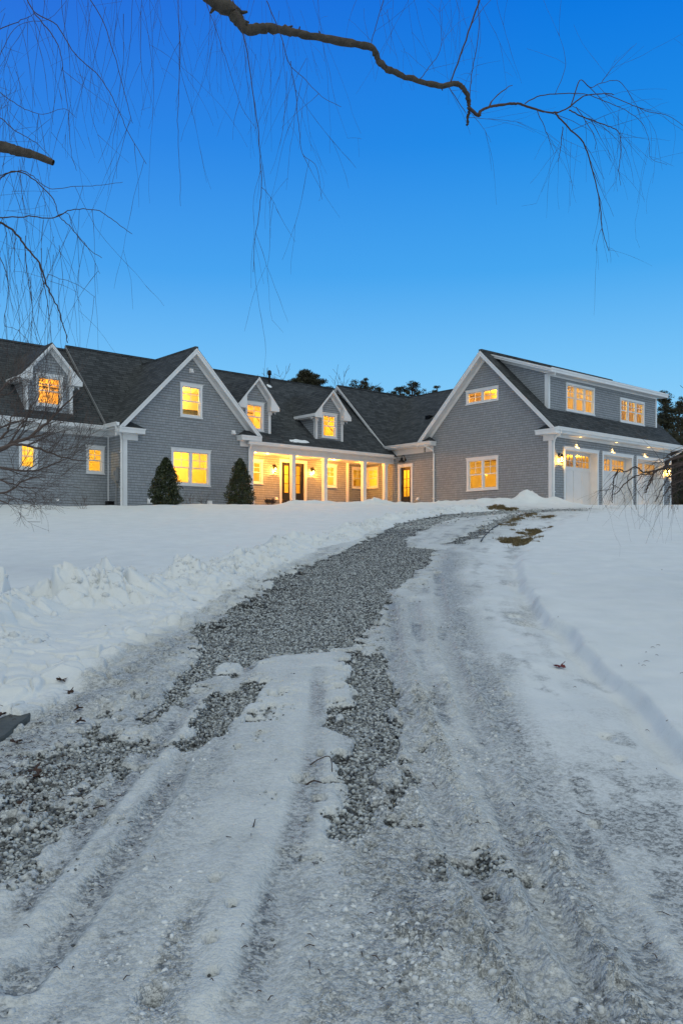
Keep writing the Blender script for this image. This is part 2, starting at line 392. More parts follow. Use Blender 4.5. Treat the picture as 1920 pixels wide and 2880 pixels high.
def ground_mat():
    m, nt, b, out = new_mat('snow_slush_gravel'); q = N(nt)
    tc = q.n('ShaderNodeTexCoord').outputs['Object']
    A = lambda n: q.n('ShaderNodeAttribute', attribute_name=n).outputs['Fac']
    gr, di, dr = A('gravel'), A('dirt_shade'), A('drive')
    n1 = q.noise(tc, 3, 5); n2 = q.noise(tc, 34, 5, .65); n3 = q.noise(tc, 130, 3)
    snow = q.ramp(n1, [(.3, (.63, .665, .68)), (.7, (.70, .73, .745))])
    v1 = q.n('ShaderNodeTexVoronoi'); v1.inputs['Scale'].default_value = 62; q.l(tc, v1.inputs['Vector'])
    v2 = q.n('ShaderNodeTexVoronoi'); v2.inputs['Scale'].default_value = 150; q.l(tc, v2.inputs['Vector'])
    s1 = q.n('ShaderNodeSeparateColor'); q.l(v1.outputs['Color'], s1.inputs[0]); s2 = q.n('ShaderNodeSeparateColor'); q.l(v2.outputs['Color'], s2.inputs[0])
    grain = q.math('ADD', q.math('MULTIPLY', s1.outputs[0], .32), q.math('ADD', q.math('MULTIPLY', s2.outputs[0], .28), q.math('MULTIPLY', n2, .40)))
    slush_s = q.ramp(q.math('ADD', q.math('MULTIPLY', n1, .6), q.math('MULTIPLY', grain, .4)), [(.30, (.50, .53, .54)), (.52, (.59, .62, .63)), (.72, (.67, .70, .71))])
    slush_c = q.ramp(grain, [(.34, (.44, .465, .47)), (.48, (.59, .62, .63)), (.62, (.74, .77, .78))])
    slush = q.mix(A('churn'), slush_s, slush_c)
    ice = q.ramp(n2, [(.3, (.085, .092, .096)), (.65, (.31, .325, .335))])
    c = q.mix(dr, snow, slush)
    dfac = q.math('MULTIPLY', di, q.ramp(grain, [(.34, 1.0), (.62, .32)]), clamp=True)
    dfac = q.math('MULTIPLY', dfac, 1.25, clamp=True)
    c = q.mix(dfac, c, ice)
    vo = q.n('ShaderNodeTexVoronoi'); vo.inputs['Scale'].default_value = 38; q.l(tc, vo.inputs['Vector'])
    sc = q.n('ShaderNodeSeparateColor'); q.l(vo.outputs['Color'], sc.inputs[0])
    gv = q.ramp(q.math('SUBTRACT', sc.outputs[0], q.math('MULTIPLY', vo.outputs['Distance'], .9)), [(.0, (.02, .021, .023)), (.35, (.075, .08, .084)), (.8, (.36, .375, .38))])
    gv = q.mix(q.ramp(q.noise(tc, 2.2, 5, .65), [(.45, .0), (.65, .45)]), gv, (.45, .48, .5))
    gm = q.ramp(q.math('ADD', gr, q.math('MULTIPLY', q.math('SUBTRACT', n2, .5), .7)), [(.42, .0), (.56, 1.)])
    c = q.mix(gm, c, gv)
    q.l(c, b.inputs['Base Color'])
    gran = q.math('ADD', q.math('MULTIPLY', v1.outputs['Distance'], -1.0), q.math('MULTIPLY', v2.outputs['Distance'], -.6))
    h = q.math('ADD', q.math('MULTIPLY', n1, .5), q.math('MULTIPLY', gran, q.math('ADD', q.math('MULTIPLY', dr, q.math('ADD', q.math('MULTIPLY', A('churn'), .8), .35)), .08)))
    h = q.math('ADD', h, q.math('MULTIPLY', gm, q.math('MULTIPLY', vo.outputs['Distance'], -1.2)))
    q.l(q.bump(h, 1.0, .011), b.inputs['Normal'])
    q.l(q.ramp(q.math('MULTIPLY', di, dr), [(.1, .75), (.9, .5)]), b.inputs['Roughness'])
    b.inputs['Specular IOR Level'].default_value = .25
    return m
M['ground'] = ground_mat()

def build_ground():
    a = np.linspace(math.log(3.2), math.log(36), 1230)[:-1]
    Yr = np.exp(a)-1.7
    Yr = np.concatenate([np.linspace(-26, Yr[0], 24)[:-1], Yr, np.linspace(34.3, 44, 40), np.linspace(46, 1500, 40)])
    tin = np.linspace(-.52, .52, 760)
    T = np.concatenate([-.52-np.geomspace(.004, 1.6, 60)[::-1], tin, .52+np.geomspace(.004, 1.6, 60)])
    W = np.maximum(Yr, 1.5)+.6
    W = np.where(Yr < 1.5, 2.1+np.maximum(0, 1.5-Yr)*.8, W)
    Y, TT = np.meshgrid(Yr, T, indexing='ij'); X = TT*W[:, None]
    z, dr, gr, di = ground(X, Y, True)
    far = Y > 60
    z = np.where(far, z-0.01*(Y-60)*0, z)
    V_ = np.stack([X, Y, z+EYE], -1).reshape(-1, 3)
    nr, nc = X.shape
    i = np.arange(nr-1)[:, None]*nc+np.arange(nc-1)[None]
    Fq = np.stack([i, i+1, i+nc+1, i+nc], -1).reshape(-1, 4)
    wv = dr.reshape(-1)
    fm = wv[Fq].mean(1) > .5
    at_ = dict(churn=CH['c'].ravel(), drive=dr.ravel(), gravel=gr.ravel(), dirt_shade=di.ravel())
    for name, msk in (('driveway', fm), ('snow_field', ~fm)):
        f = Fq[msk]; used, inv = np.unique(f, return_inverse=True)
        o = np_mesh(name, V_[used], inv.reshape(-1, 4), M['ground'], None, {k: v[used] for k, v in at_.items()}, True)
        tag(o, kind='structure')
build_ground()

# ---------------------------------------------------------------- pebbles
ICO_V = []
_p = (1+5**.5)/2
for a_, b_ in ((-1, _p), (1, _p), (-1, -_p), (1, -_p)): ICO_V.append((a_, b_, 0))
for a_, b_ in ((-1, _p), (1, _p), (-1, -_p), (1, -_p)): ICO_V.append((0, a_, b_))
for a_, b_ in ((_p, -1), (_p, 1), (-_p, -1), (-_p, 1)): ICO_V.append((a_, 0, b_))
ICO_V = np.array(ICO_V); ICO_V /= np.linalg.norm(ICO_V[0])
ICO_F = np.array([(0,11,5),(0,5,1),(0,1,7),(0,7,10),(0,10,11),(1,5,9),(5,11,4),(11,10,2),(10,7,6),(7,1,8),(3,9,4),(3,4,2),(3,2,6),(3,6,8),(3,8,9),(4,9,5),(2,4,11),(6,2,10),(8,6,7),(9,8,1)])
def scatter_stones(name, X, Y, Z, R, shade, flat=.62, mat=None):
    n = len(X)
    ang = RNG.uniform(0, 6.28, n); c, s = np.cos(ang), np.sin(ang)
    v = ICO_V[None]*(1+RNG.uniform(-.28, .28, (n, 12, 1)))
    v = v*np.stack([np.ones(n), RNG.uniform(.55, .9, n), RNG.uniform(.45, .8, n)*flat/.62], -1)[:, None]
    tl = RNG.uniform(-.5, .5, n); ct, st = np.cos(tl)[:, None], np.sin(tl)[:, None]
    x, y, zz = v[..., 0], v[..., 1], v[..., 2]
    x, zz = x*ct-zz*st, x*st+zz*ct
    x, y = x*c[:, None]-y*s[:, None], x*s[:, None]+y*c[:, None]
    P = np.stack([x*R[:, None]+X[:, None], y*R[:, None]+Y[:, None], zz*R[:, None]+Z[:, None]], -1)
    Fc = (ICO_F[None]+np.arange(n)[:, None, None]*12).reshape(-1, 3)
    return np_mesh(name, P.reshape(-1, 3), Fc, mat or M['pebble'], None, {'rnd': np.repeat(shade, 12)})
def pebbles():
    XS, YS = [], []
    n = 620000
    Y = 2+ (1-RNG.uniform(0, 1, n)**.62)*19.0; X = RNG.uniform(-1, 1, n)*(.45*Y+.3)
    keep = np.zeros(n, bool)
    z, dr, gr, di = ground(X, Y, True)
    p = gr*np.interp(Y, [2, 8, 12, 21], [1, 1, .9, .7])
    keep = RNG.uniform(0, 1, n) < p*np.where(gr > .5, .8, .35)
    keep |= (RNG.uniform(0, 1, n) < .004*dr*(di > .5))
    X, Y, z = X[keep], Y[keep], z[keep]
    R = RNG.uniform(.0055, .0155, len(X))*np.interp(Y, [2, 12, 20], [1, 1.05, 1.2])*np.where(gr[keep] > .4, 1, .6)
    sh = np.clip(RNG.beta(1.2, 1.3, len(X))+.03, 0, 1)
    o = scatter_stones('gravel', X, Y, z+EYE+R*RNG.uniform(-.1, .8, len(R)), R, sh)
    tag(o, 'loose pale grey pebbles showing where the slush has melted off the drive', 'gravel', kind='stuff')
    n = 60000
    Y = RNG.uniform(20.5, 34, n); X = RNG.uniform(-.02, .31, n)*Y; z, dr, gr, di = ground(X, Y, True)
    k = RNG.uniform(0, 1, n) < gr; X, Y, z = X[k], Y[k], z[k]; R = RNG.uniform(.018, .032, len(X)); z = z+RNG.uniform(-.2, .6, len(X))*R
    o = scatter_stones('far_gravel', X, Y, z+EYE, R, np.clip(RNG.beta(1.3, 1.5, len(X))+.08, 0, 1))
    tag(o, 'pale gravel of the drive where it bends toward the garage', 'gravel', kind='stuff')
def crumbs():
    m, nt, b, out = new_mat('snow_crumb'); q = N(nt); a_ = q.n('ShaderNodeAttribute', attribute_name='rnd')
    q.l(q.ramp(a_.outputs['Fac'], [(0, (.44, .465, .48)), (1, (.68, .71, .725))]), b.inputs['Base Color']); b.inputs['Roughness'].default_value = .7
    n = 90000
    Y = 2.1+RNG.uniform(0, 1, n)**1.3*9; X = RNG.uniform(-.48, .48, n)*(Y+.6); z, dr, gr, di = ground(X, Y, True)
    c = sst(.2, -.25, sdf(X, Y, CHURN)); cl = sst(.46, .62, fbm(X*3.5, Y*3.5, 131, 3)); md = sdf(X, Y, SMOOTH) < .03
    p = dr*(1-gr*.93)*(.03+.85*c*cl+.22*cl)*np.where(md, .0, 1)
    k = RNG.uniform(0, 1, n) < p*.75; X, Y, z = X[k], Y[k], z[k]; R = RNG.gamma(2.4, .0028, len(X)).clip(.003, .015)
    o = scatter_stones('snow_crumbs', X, Y, z+EYE-R*.25, R, RNG.random(len(X)), .75, m)
    tag(o, 'churned crumbs of refrozen snow along the tyre tracks', 'snow', kind='stuff')
    # clods in the ploughed bank
    n = 26000; Y = RNG.uniform(3.5, 30, n); i = RNG.integers(0, 1, n)
    cx = np.interp(Y, CREST[:, 1], CREST[:, 0]); X = cx+RNG.normal(.1, .42, n)*np.interp(Y, [4, 10, 20], [1.2, 1, .6]); z, dr, gr, di = ground(X, Y, True)
    k = (RNG.uniform(0, 1, n) < (1-dr)*sst(.46, .64, fbm(X*2.1, Y*2.1, 141, 3))*.5); X, Y, z = X[k], Y[k], z[k]; R = RNG.gamma(1.5, .012, len(X)).clip(.006, .07)
    o = scatter_stones('snow_clods', X, Y, z+EYE-R*.25, R, .5+.5*RNG.random(len(X)), .8, m)
    tag(o, 'broken clods of snow along the ploughed bank left of the drive', 'snow', kind='stuff')
pebbles()
crumbs()
# ---------------------------------------------------------------- house builder
class MB:
    def __init__(s): s.v = []; s.f = []; s.uv = []
    def face(s, pts, uv=None):
        i = len(s.v); s.v += [tuple(p) for p in pts]; s.f.append(tuple(range(i, i+len(pts))))
        if uv is None:
            P = [Vector(p) for p in pts]; n = Vector((0, 0, 0))
            for k in range(len(P)): n += P[k].cross(P[(k+1) % len(P)])
            if n.length < 1e-12: n = Vector((0, 0, 1))
            n.normalize()
            if abs(n.z) > .95: t = Vector((1, 0, 0)); b = Vector((0, 1, 0))
            else: t = Vector((0, 0, 1)).cross(n).normalized(); b = n.cross(t)
            uv = [(p.dot(t), p.dot(b)) for p in P]
        s.uv += uv
    def box(s, a, b):
        (x0, y0, z0), (x1, y1, z1) = a, b
        x0, x1 = sorted((x0, x1)); y0, y1 = sorted((y0, y1)); z0, z1 = sorted((z0, z1))
        c = [(x0,y0,z0),(x1,y0,z0),(x1,y1,z0),(x0,y1,z0),(x0,y0,z1),(x1,y0,z1),(x1,y1,z1),(x0,y1,z1)]
        for q in ((0,3,2,1),(4,5,6,7),(0,1,5,4),(1,2,6,5),(2,3,7,6),(3,0,4,7)): s.face([c[k] for k in q])
    def prism(s, poly, off):              # closed polygon extruded by a vector
        o = Vector(off); A = [Vector(p) for p in poly]; B = [p+o for p in A]
        s.face(A[::-1]); s.face(B)
        for k in range(len(A)):
            l = (k+1) % len(A); s.face([A[k], A[l], B[l], B[k]])
    def extr(s, p0, p1, A, sec):          # section (a along A, b up) swept p0 -> p1
        p0, p1, A = Vector(p0), Vector(p1), Vector(A); Zv = Vector((0, 0, 1))
        a = [p0+A*x+Zv*y for x, y in sec]; b = [p1+A*x+Zv*y for x, y in sec]
        s.face(a); s.face(b[::-1])
        for k in range(len(sec)):
            l = (k+1) % len(sec); s.face([a[l], a[k], b[k], b[l]])
    def tube(s, pts, r, n=10):
        P = [Vector(p) for p in pts]; rings = []
        rr = r if isinstance(r, (list, tuple)) else [r]*len(P)
        for k, p in enumerate(P):
            d = (P[min(k+1, len(P)-1)]-P[max(k-1, 0)]).normalized()
            x = d.cross(Vector((0, 0, 1))); x = Vector((1, 0, 0)) if x.length < .05 else x.normalized(); y = d.cross(x)
            rings.append([p+(x*math.cos(6.2832*j/n)+y*math.sin(6.2832*j/n))*rr[k] for j in range(n)])
        for k in range(len(P)-1):
            for j in range(n):
                l = (j+1) % n; s.face([rings[k][j], rings[k][l], rings[k+1][l], rings[k+1][j]])
        s.face(rings[0][::-1]); s.face(rings[-1])
    def build(s, name, mat, parent=None, dz=-BASE, fix=True):
        me = bpy.data.meshes.new(name); me.from_pydata([(x, y, z+dz) for x, y, z in s.v], [], s.f)
        ul = me.uv_layers.new(name='UVMap')
        for i, c in enumerate(s.uv): ul.data[i].uv = c
        me.update(); return link(name, me, mat, parent)

house = empty('house', (GX, GY, EYE+BASE), TH)
tag(house, 'long grey shingled house with white trim, dark gabled roofs, lit porch and three bay garage', 'house')
def H(name, mb, mat, parent=None, label=None):
    o = mb.build(name, M[mat], parent or house)
    if label: o['label'] = label
    return o
def pt(plane, c, s, z, out=0.0):          # plane 'v': wall at v=c, s=u ; 'u': wall at u=c, s=v ; out toward the viewer
    return (s, c-out, z) if plane == 'v' else (c-out, s, z)
def wbox(mb, plane, c, s0, s1, z0, z1, o0, o1):
    mb.box(pt(plane, c, s0, z0, o0), pt(plane, c, s1, z1, o1))

def lapwall(mb, plane, c, zb, zt, sl, sr, holes=(), out=.013, brk=()):
    zs = {zb, zt}; k0 = math.floor(zb/ROW)
    z = k0*ROW
    while z < zt:
        if z > zb: zs.add(z)
        z += ROW
    for h in holes: zs |= {h[2], h[3]}
    zs |= set(brk)
    zs = sorted(q for q in zs if zb-1e-6 <= q <= zt+1e-6)
    for a, b in zip(zs[:-1], zs[1:]):
        if b-a < 1e-4: continue
        k = math.floor((a+b)/2/ROW); oa = out*(1-(a/ROW-k)); ob = out*(1-(b/ROW-k))
        cuts = sorted([(h[0], h[1]) for h in holes if h[2] <= a+1e-6 and h[3] >= b-1e-6])
        segs = []; cur = None
        l, r = (sl(a), sl(b)), (sr(a), sr(b))
        start = l
        for h0, h1 in cuts:
            segs.append((start, (h0, h0))); start = (h1, h1)
        segs.append((start, r))
        for (la, lb), (ra, rb) in segs:
            if ra-la < 1e-5 and rb-lb < 1e-5: continue
            P = [pt(plane, c, la, a, oa), pt(plane, c, ra, a, oa), pt(plane, c, rb, b, ob), pt(plane, c, lb, b, ob)]
            uv = [(la, a), (ra, a), (rb, b), (lb, b)]
            if plane == 'u': P.reverse(); uv.reverse()
            mb.face(P, uv)
            if oa > out*.95:
                Q = [pt(plane, c, la, a, 0), pt(plane, c, ra, a, 0), pt(plane, c, ra, a, oa), pt(plane, c, la, a, oa)]
                if plane == 'u': Q.reverse()
                mb.face(Q, [(la, a+.01)]*4)

ROOMS = []
def lamp(name, loc, e, col=(1, .60, .17), r=.08, typ='POINT', parent=True, rot=None, **k):
    l = bpy.data.lights.new(name, typ); l.energy = e; l.color = col; l.shadow_soft_size = r
    for a, b in k.items(): setattr(l, a, b)
    o = bpy.data.objects.new(name, l); COL.objects.link(o); o.parent = house
    o.location = (loc[0], loc[1], loc[2]-BASE)
    if rot: o.rotation_euler = rot
    return o
def room(u0, u1, v0, v1, z0, z1, e, open_='v', lamps=None, partition=None, col=(1, .56, .10)):
    mb = MB()
    c = [(u0,v0,z0),(u1,v0,z0),(u1,v1,z0),(u0,v1,z0),(u0,v0,z1),(u1,v0,z1),(u1,v1,z1),(u0,v1,z1)]
    sides = {'bot': (0,1,2,3), 'top': (4,7,6,5), 'v': (0,4,5,1), 'u1': (1,5,6,2), 'v1': (2,6,7,3), 'u': (3,7,4,0)}
    for k, q in sides.items():
        if k in open_.split('+'): continue
        mb.face([c[i] for i in q])
    R_ = H('room_interior', mb, 'interior')
    rr = random.Random(int(abs(u0*31+v0*17+z0*7)*10)); d = MB(); hz_ = min(2.05, (z1-z0)*.8)
    if open_ == 'u': a = v0+(v1-v0)*rr.uniform(.15, .5); d.box((u1-.06, a, z0), (u1-.01, a+.8, z0+hz_));
    else: a = u0+(u1-u0)*rr.uniform(.1, .6); d.box((a, v1-.06, z0), (a+.8, v1-.01, z0+hz_));
    if z0 < 4 and (u1-u0) < 8: H('inner_door', d, 'furn' if rr.random() < .6 else 'door_white', R_)
    if partition:
        f = MB()
        for b in partition: f.box(*b)
        H('furniture', f, 'furn')
    for p in (lamps or [((u0+u1)/2, (v0+v1)/2+.1, z1-.35)]): lamp('room_lamp', p, e*1.35, (1, col[1]*.93, col[2]*.6))

def muntins(mb, plane, c, s0, s1, z0, z1, nx, nz, o0, o1, w=.022):
    for k in range(1, nx):
        s = s0+(s1-s0)*k/nx; wbox(mb, plane, c, s-w/2, s+w/2, z0, z1, o0, o1)
    for k in range(1, nz):
        z = z0+(z1-z0)*k/nz; wbox(mb, plane, c, s0, s1, z-w/2, z+w/2, o0, o1-.002)
def window(plane, c, s0, s1, z0, z1, units=1, kind='hung', cas=.10, crown=True, label=None, w=.022):
    """outer casing rectangle in wall coordinates; returns the hole"""
    fr = MB()
    wbox(fr, plane, c, s0, s0+cas, z0, z1-cas*1.1, 0, .035); wbox(fr, plane, c, s1-cas, s1, z0, z1-cas*1.1, 0, .035)
    wbox(fr, plane, c, s0-.01, s1+.01, z1-cas*1.1, z1, 0, .042)
    if crown: wbox(fr, plane, c, s0-.035, s1+.035, z1, z1+.028, 0, .065)
    wbox(fr, plane, c, s0-.015, s1+.015, z0-.045, z0, 0, .06)
    wbox(fr, plane, c, s0+cas, s1-cas, z0, z0+.045, 0, .03)
    h0, h1, hz0, hz1 = s0+cas, s1-cas, z0+.045, z1-cas*1.1
    # jamb lining
    wbox(fr, plane, c, h0-.02, h0, hz0, hz1, -.11, 0); wbox(fr, plane, c, h1, h1+.02, hz0, hz1, -.11, 0)
    wbox(fr, plane, c, h0-.02, h1+.02, hz1, hz1+.02, -.11, 0); wbox(fr, plane, c, h0-.02, h1+.02, hz0-.02, hz0, -.11, 0)
    mul = .085
    uw = (h1-h0-mul*(units-1))/units
    for k in range(1, units):
        m0 = h0+k*uw+(k-1)*mul; wbox(fr, plane, c, m0, m0+mul, hz0, hz1, -.10, .012)
    W = H('window', fr, 'trim', None, label)
    for k in range(units):
        a = h0+k*(uw+mul); b = a+uw; sf = .036
        sh = MB()
        if kind == 'hung':
            zm = (hz0+hz1)/2
            wbox(sh, plane, c, a, a+sf, zm, hz1, -.05, -.015); wbox(sh, plane, c, b-sf, b, zm, hz1, -.05, -.015)
            wbox(sh, plane, c, a+sf, b-sf, hz1-sf, hz1, -.05, -.015); wbox(sh, plane, c, a+sf, b-sf, zm-.018, zm+.028, -.05, -.012)
            muntins(sh, plane, c, a+sf, b-sf, zm+.028, hz1-sf, 2, 2, -.045, -.02, w)
            wbox(sh, plane, c, a, a+sf, hz0, zm-.018, -.085, -.05); wbox(sh, plane, c, b-sf, b, hz0, zm-.018, -.085, -.05)
            wbox(sh, plane, c, a+sf, b-sf, hz0, hz0+.055, -.085, -.05)
            panes = [(zm, hz1, .032), (hz0, zm, .068)]
        else:
            nx, nz = kind
            wbox(sh, plane, c, a, a+sf, hz0, hz1, -.06, -.02); wbox(sh, plane, c, b-sf, b, hz0, hz1, -.06, -.02)
            wbox(sh, plane, c, a+sf, b-sf, hz1-sf, hz1, -.06, -.02); wbox(sh, plane, c, a+sf, b-sf, hz0, hz0+sf, -.06, -.02)
            muntins(sh, plane, c, a+sf, b-sf, hz0+sf, hz1-sf, nx, nz, -.055, -.025, w)
            panes = [(hz0, hz1, .04)]
        H('sash', sh, 'trim', W)
        for p0, p1, dep in panes:
            g = MB(); q = [pt(plane, c, a+.01, p0+.01, -dep), pt(plane, c, b-.01, p0+.01, -dep), pt(plane, c, b-.01, p1-.01, -dep), pt(plane, c, a+.01, p1-.01, -dep)]
            g.face(q if plane == 'v' else q[::-1]); H('pane', g, 'glass', W)
    return (h0, h1, hz0, hz1)

def slab(mb, poly, t=.05):                # roof slab from top polygon
    A = [Vector(p) for p in poly]; n = Vector((0, 0, 0))
    for k in range(len(A)): n += A[k].cross(A[(k+1) % len(A)])
    if n.z < 0: A.reverse()
    B = [p-Vector((0, 0, t)) for p in A]
    mb.face(A); mb.face(B[::-1])
    for k in range(len(A)):
        l = (k+1) % len(A); mb.face([A[k], B[k], B[l], A[l]])
def slab_grid(mb, plane_z, us, vs, holes):
    for i in range(len(us)-1):
        for j in range(len(vs)-1):
            um, vm = (us[i]+us[i+1])/2, (vs[j]+vs[j+1])/2
            if any(h[0] < um < h[1] and h[2] < vm < h[3] for h in holes): continue
            slab(mb, [(us[i], vs[j], plane_z(vs[j])), (us[i+1], vs[j], plane_z(vs[j])), (us[i+1], vs[j+1], plane_z(vs[j+1])), (us[i], vs[j+1], plane_z(vs[j+1]))])
def gutter(plane, c, s0, s1, z, end=True):  # along a D1 ('v') or D2 ('u') eave, hung outside coordinate c
    mb = MB(); sec = [(0, 0), (.115, 0), (.125, -.03), (.10, -.06), (.085, -.115), (0, -.115)]
    A = (0, -1, 0) if plane == 'v' else (-1, 0, 0)
    mb.extr(pt(plane, c, s0, z), pt(plane, c, s1, z), A, sec)
    # rolled lip and shadow line
    mb.extr(pt(plane, c, s0, z), pt(plane, c, s1, z), A, [(.108, .012), (.132, .012), (.132, -.012), (.108, -.006)])
    return H('gutter', mb, 'gutter')
def downspout(pts, r=.042):
    mb = MB(); mb.tube(pts, r, 8)
    for z in (2.3, 3.6):
        p = pts[-1]
        if pts[-2][2] > z: mb.box((p[0]-.055, p[1]-.055, z), (p[0]+.055, p[1]+.055, z+.03))
    return H('downspout', mb, 'gutter')
def bend(p0, p1, p2, p3, n=5):
    out = []
    for k in range(n+1):
        t = k/n; out.append(tuple((1-t)**3*a+3*t*(1-t)**2*b+3*t*t*(1-t)*c_+t**3*d for a, b, c_, d in zip(p0, p1, p2, p3)))
    return out

def rake(mb, sof, plane, c, ap, lo, over, hgt=.24):
    """rake board in front of wall plane c, overhang 'over'; ap/lo = (s, z) top of roof edge"""
    A = (0, -1, 0) if plane == 'v' else (-1, 0, 0)
    p0, p1 = pt(plane, c, ap[0], ap[1]), pt(plane, c, lo[0], lo[1])
    mb.extr(p0, p1, A, [(over, -.045), (over+.03, -.045), (over+.03, -hgt), (over, -hgt)])
    mb.extr(p0, p1, A, [(over+.03, -.045), (over+.055, -.045), (over+.055, -.115), (over+.03, -.125)])
    sof.extr(p0, p1, A, [(0.0, -hgt+.07), (over, -hgt+.07), (over, -hgt+.045), (0, -hgt+.045)])
    mb.extr(p0, p1, A, [(.012, -hgt+.045), (.036, -hgt+.045), (.036, -hgt-.12), (.012, -hgt-.12)])

def eave_return(plane, c, s_out, s_in, z, over):
    """boxed cornice return with its own little hip roof; s_out = outer end, s_in = inner end"""
    mb = MB(); d = 1 if s_in > s_out else -1
    wbox(mb, plane, c, s_out, s_in, z-.19, z, -.0, over+.04)
    wbox(mb, plane, c, s_out, s_in+.02*d, z-.05, z+.005, -.0, over+.065)
    wbox(mb, plane, c, s_out+.30*d, s_in-.14*d, z-.42, z-.19, 0, .06)
    o = H('eave_return', mb, 'trim')
    r = MB(); zz = z+.006
    a = pt(plane, c, s_out+.1*d, zz, over+.05); b = pt(plane, c, s_in+.02*d, zz, over+.05); e = pt(plane, c, s_in+.02*d, zz, 0); f = pt(plane, c, s_in-.38*d, zz+.26, .01); g = pt(plane, c, s_out+.1*d, zz+.26, .01); h = pt(plane, c, s_out+.1*d, zz, 0)
    for q in ([a, b, f, g], [b, e, f], [a, g, h]):
        r.face(q if (d > 0) == (plane == 'v') else q[::-1])
    H('return_roof', r, 'roof', o)

# ---------------- roof planes
GZ, GV = 8.53, 3.35                       # garage ridge
gz = lambda v: GZ-.97*abs(v-GV)
mz = lambda v: 4.45+.835*(v-8.72)         # porch side of the main roof
lz = lambda v: v-5.19                     # left wing
l2 = lambda v: 4.80+.992*(v-9.8)          # main roof left of the gable
RV, RZ = 13.3, 8.27
UC, GA = -11.13, 7.92                     # facade gable centre / ridge
ggz = lambda u: GA-1.02*abs(u-UC)
wz = lambda u: 4.95+.646*(u+.3)           # wing
bz = lambda v: 4.95+.98*(v-9.25)
WV = 9.0                                  # gable facade plane

# windows on the facade gable
def win(plane, c, x0, x1, yt, yb, xr=None, **k):
    f = U if plane == 'v' else V
    a, b = f(x0, c), f(x1, c); ref = f(x0, c)
    uu, vv = (ref, c) if plane == 'v' else (c, ref)
    zt, zb_ = ZH(yt, uu, vv), ZH(yb, uu, vv)
    if a > b: a, b = b, a
    return window(plane, c, a, b, zb_, zt, **k)
h_up = win('v', WV, 506.3, 567.9, 1076, 1169)
h_lo = win('v', WV, 480.8, 590.8, 1259, 1361, units=2)
GL, GR_ = U(348, WV), U(703, WV)
mb = MB()
top = GA-.16
lapwall(mb, 'v', WV, BASE-.3, top, lambda z: max(GL, UC-(top-z)/1.02), lambda z: min(GR_, UC+(top-z)/1.02), [h_up, h_lo], brk=[top-(UC-GL)*1.02, top-(GR_-UC)*1.02])
H('facade_wall', mb, 'siding')
mb = MB()  # side wall left
h_none = []
lapwall(mb, 'u', GL, BASE-.3, 4.75, lambda z: WV, lambda z: 10.25)
H('side_wall', mb, 'siding')
# left wing wall
h_w1 = win('v', 10.25, 242, 292.7, 1253, 1329)
h_w2 = win('v', 10.25, 52.6, 105, 1240, 1317)
mb = MB(); lapwall(mb, 'v', 10.25, BASE-.3, 4.72, lambda z: -27, lambda z: GL, [h_w1, h_w2]); H('wing_wall', mb, 'siding')
mb = MB(); mb.box((-27, 10.27, BASE-.3), (-26.95, 16.4, 4.7)); H('end_wall', mb, 'siding')
# corner boards
mb = MB(); mb.box((GL-.02, WV-.035, BASE-.3), (GL+.13, WV+.002, 4.75)); mb.box((GL-.035, WV-.035, BASE-.3), (GL-.005, WV+.10, 4.75))
mb.box((GL-.04, 10.18, BASE-.3), (GL-.005, 10.235, 4.6)); H('corner_board', mb, 'trim')
mb = MB(); mb.box((GR_-.10, WV-.04, 1.7), (GR_+.03, WV+.16, 4.2)); H('corner_board', mb, 'trim')
# frieze + soffit + gutter left wing
mb = MB(); mb.box((-27, 10.20, 4.28), (GL-.03, 10.235, 4.50)); mb.box((GL-.035, WV+.1, 4.28), (GL-.005, 10.235, 4.50)); H('frieze_board', mb, 'trim')
mb = MB(); mb.box((-27, 9.78, 4.47), (GL-.34, 10.24, 4.50)); mb.box((GL-.34, WV-.32, 4.47), (GL-.005, 10.24, 4.50)); H('soffit', mb, 'soffit')
gutter('v', 9.78, -27, GL-.36, 4.62)
mb = MB(); mb.box((-27, 9.78, 4.50), (GL-.36, 9.80, 4.64)); mb.box((GL-.36, WV-.33, 4.50), (GL-.34, 9.80, 4.66)); H('fascia', mb, 'trim')
gutter('u', GL-.36, WV-.36, 9.66, 4.66)
downspout(bend((GL-.42, WV-.18, 4.56), (GL-.42, WV-.18, 4.35), (GL-.07, WV+.05, 4.4), (GL-.07, WV+.05, 4.1))+[(GL-.07, WV+.05, BASE-.1)])

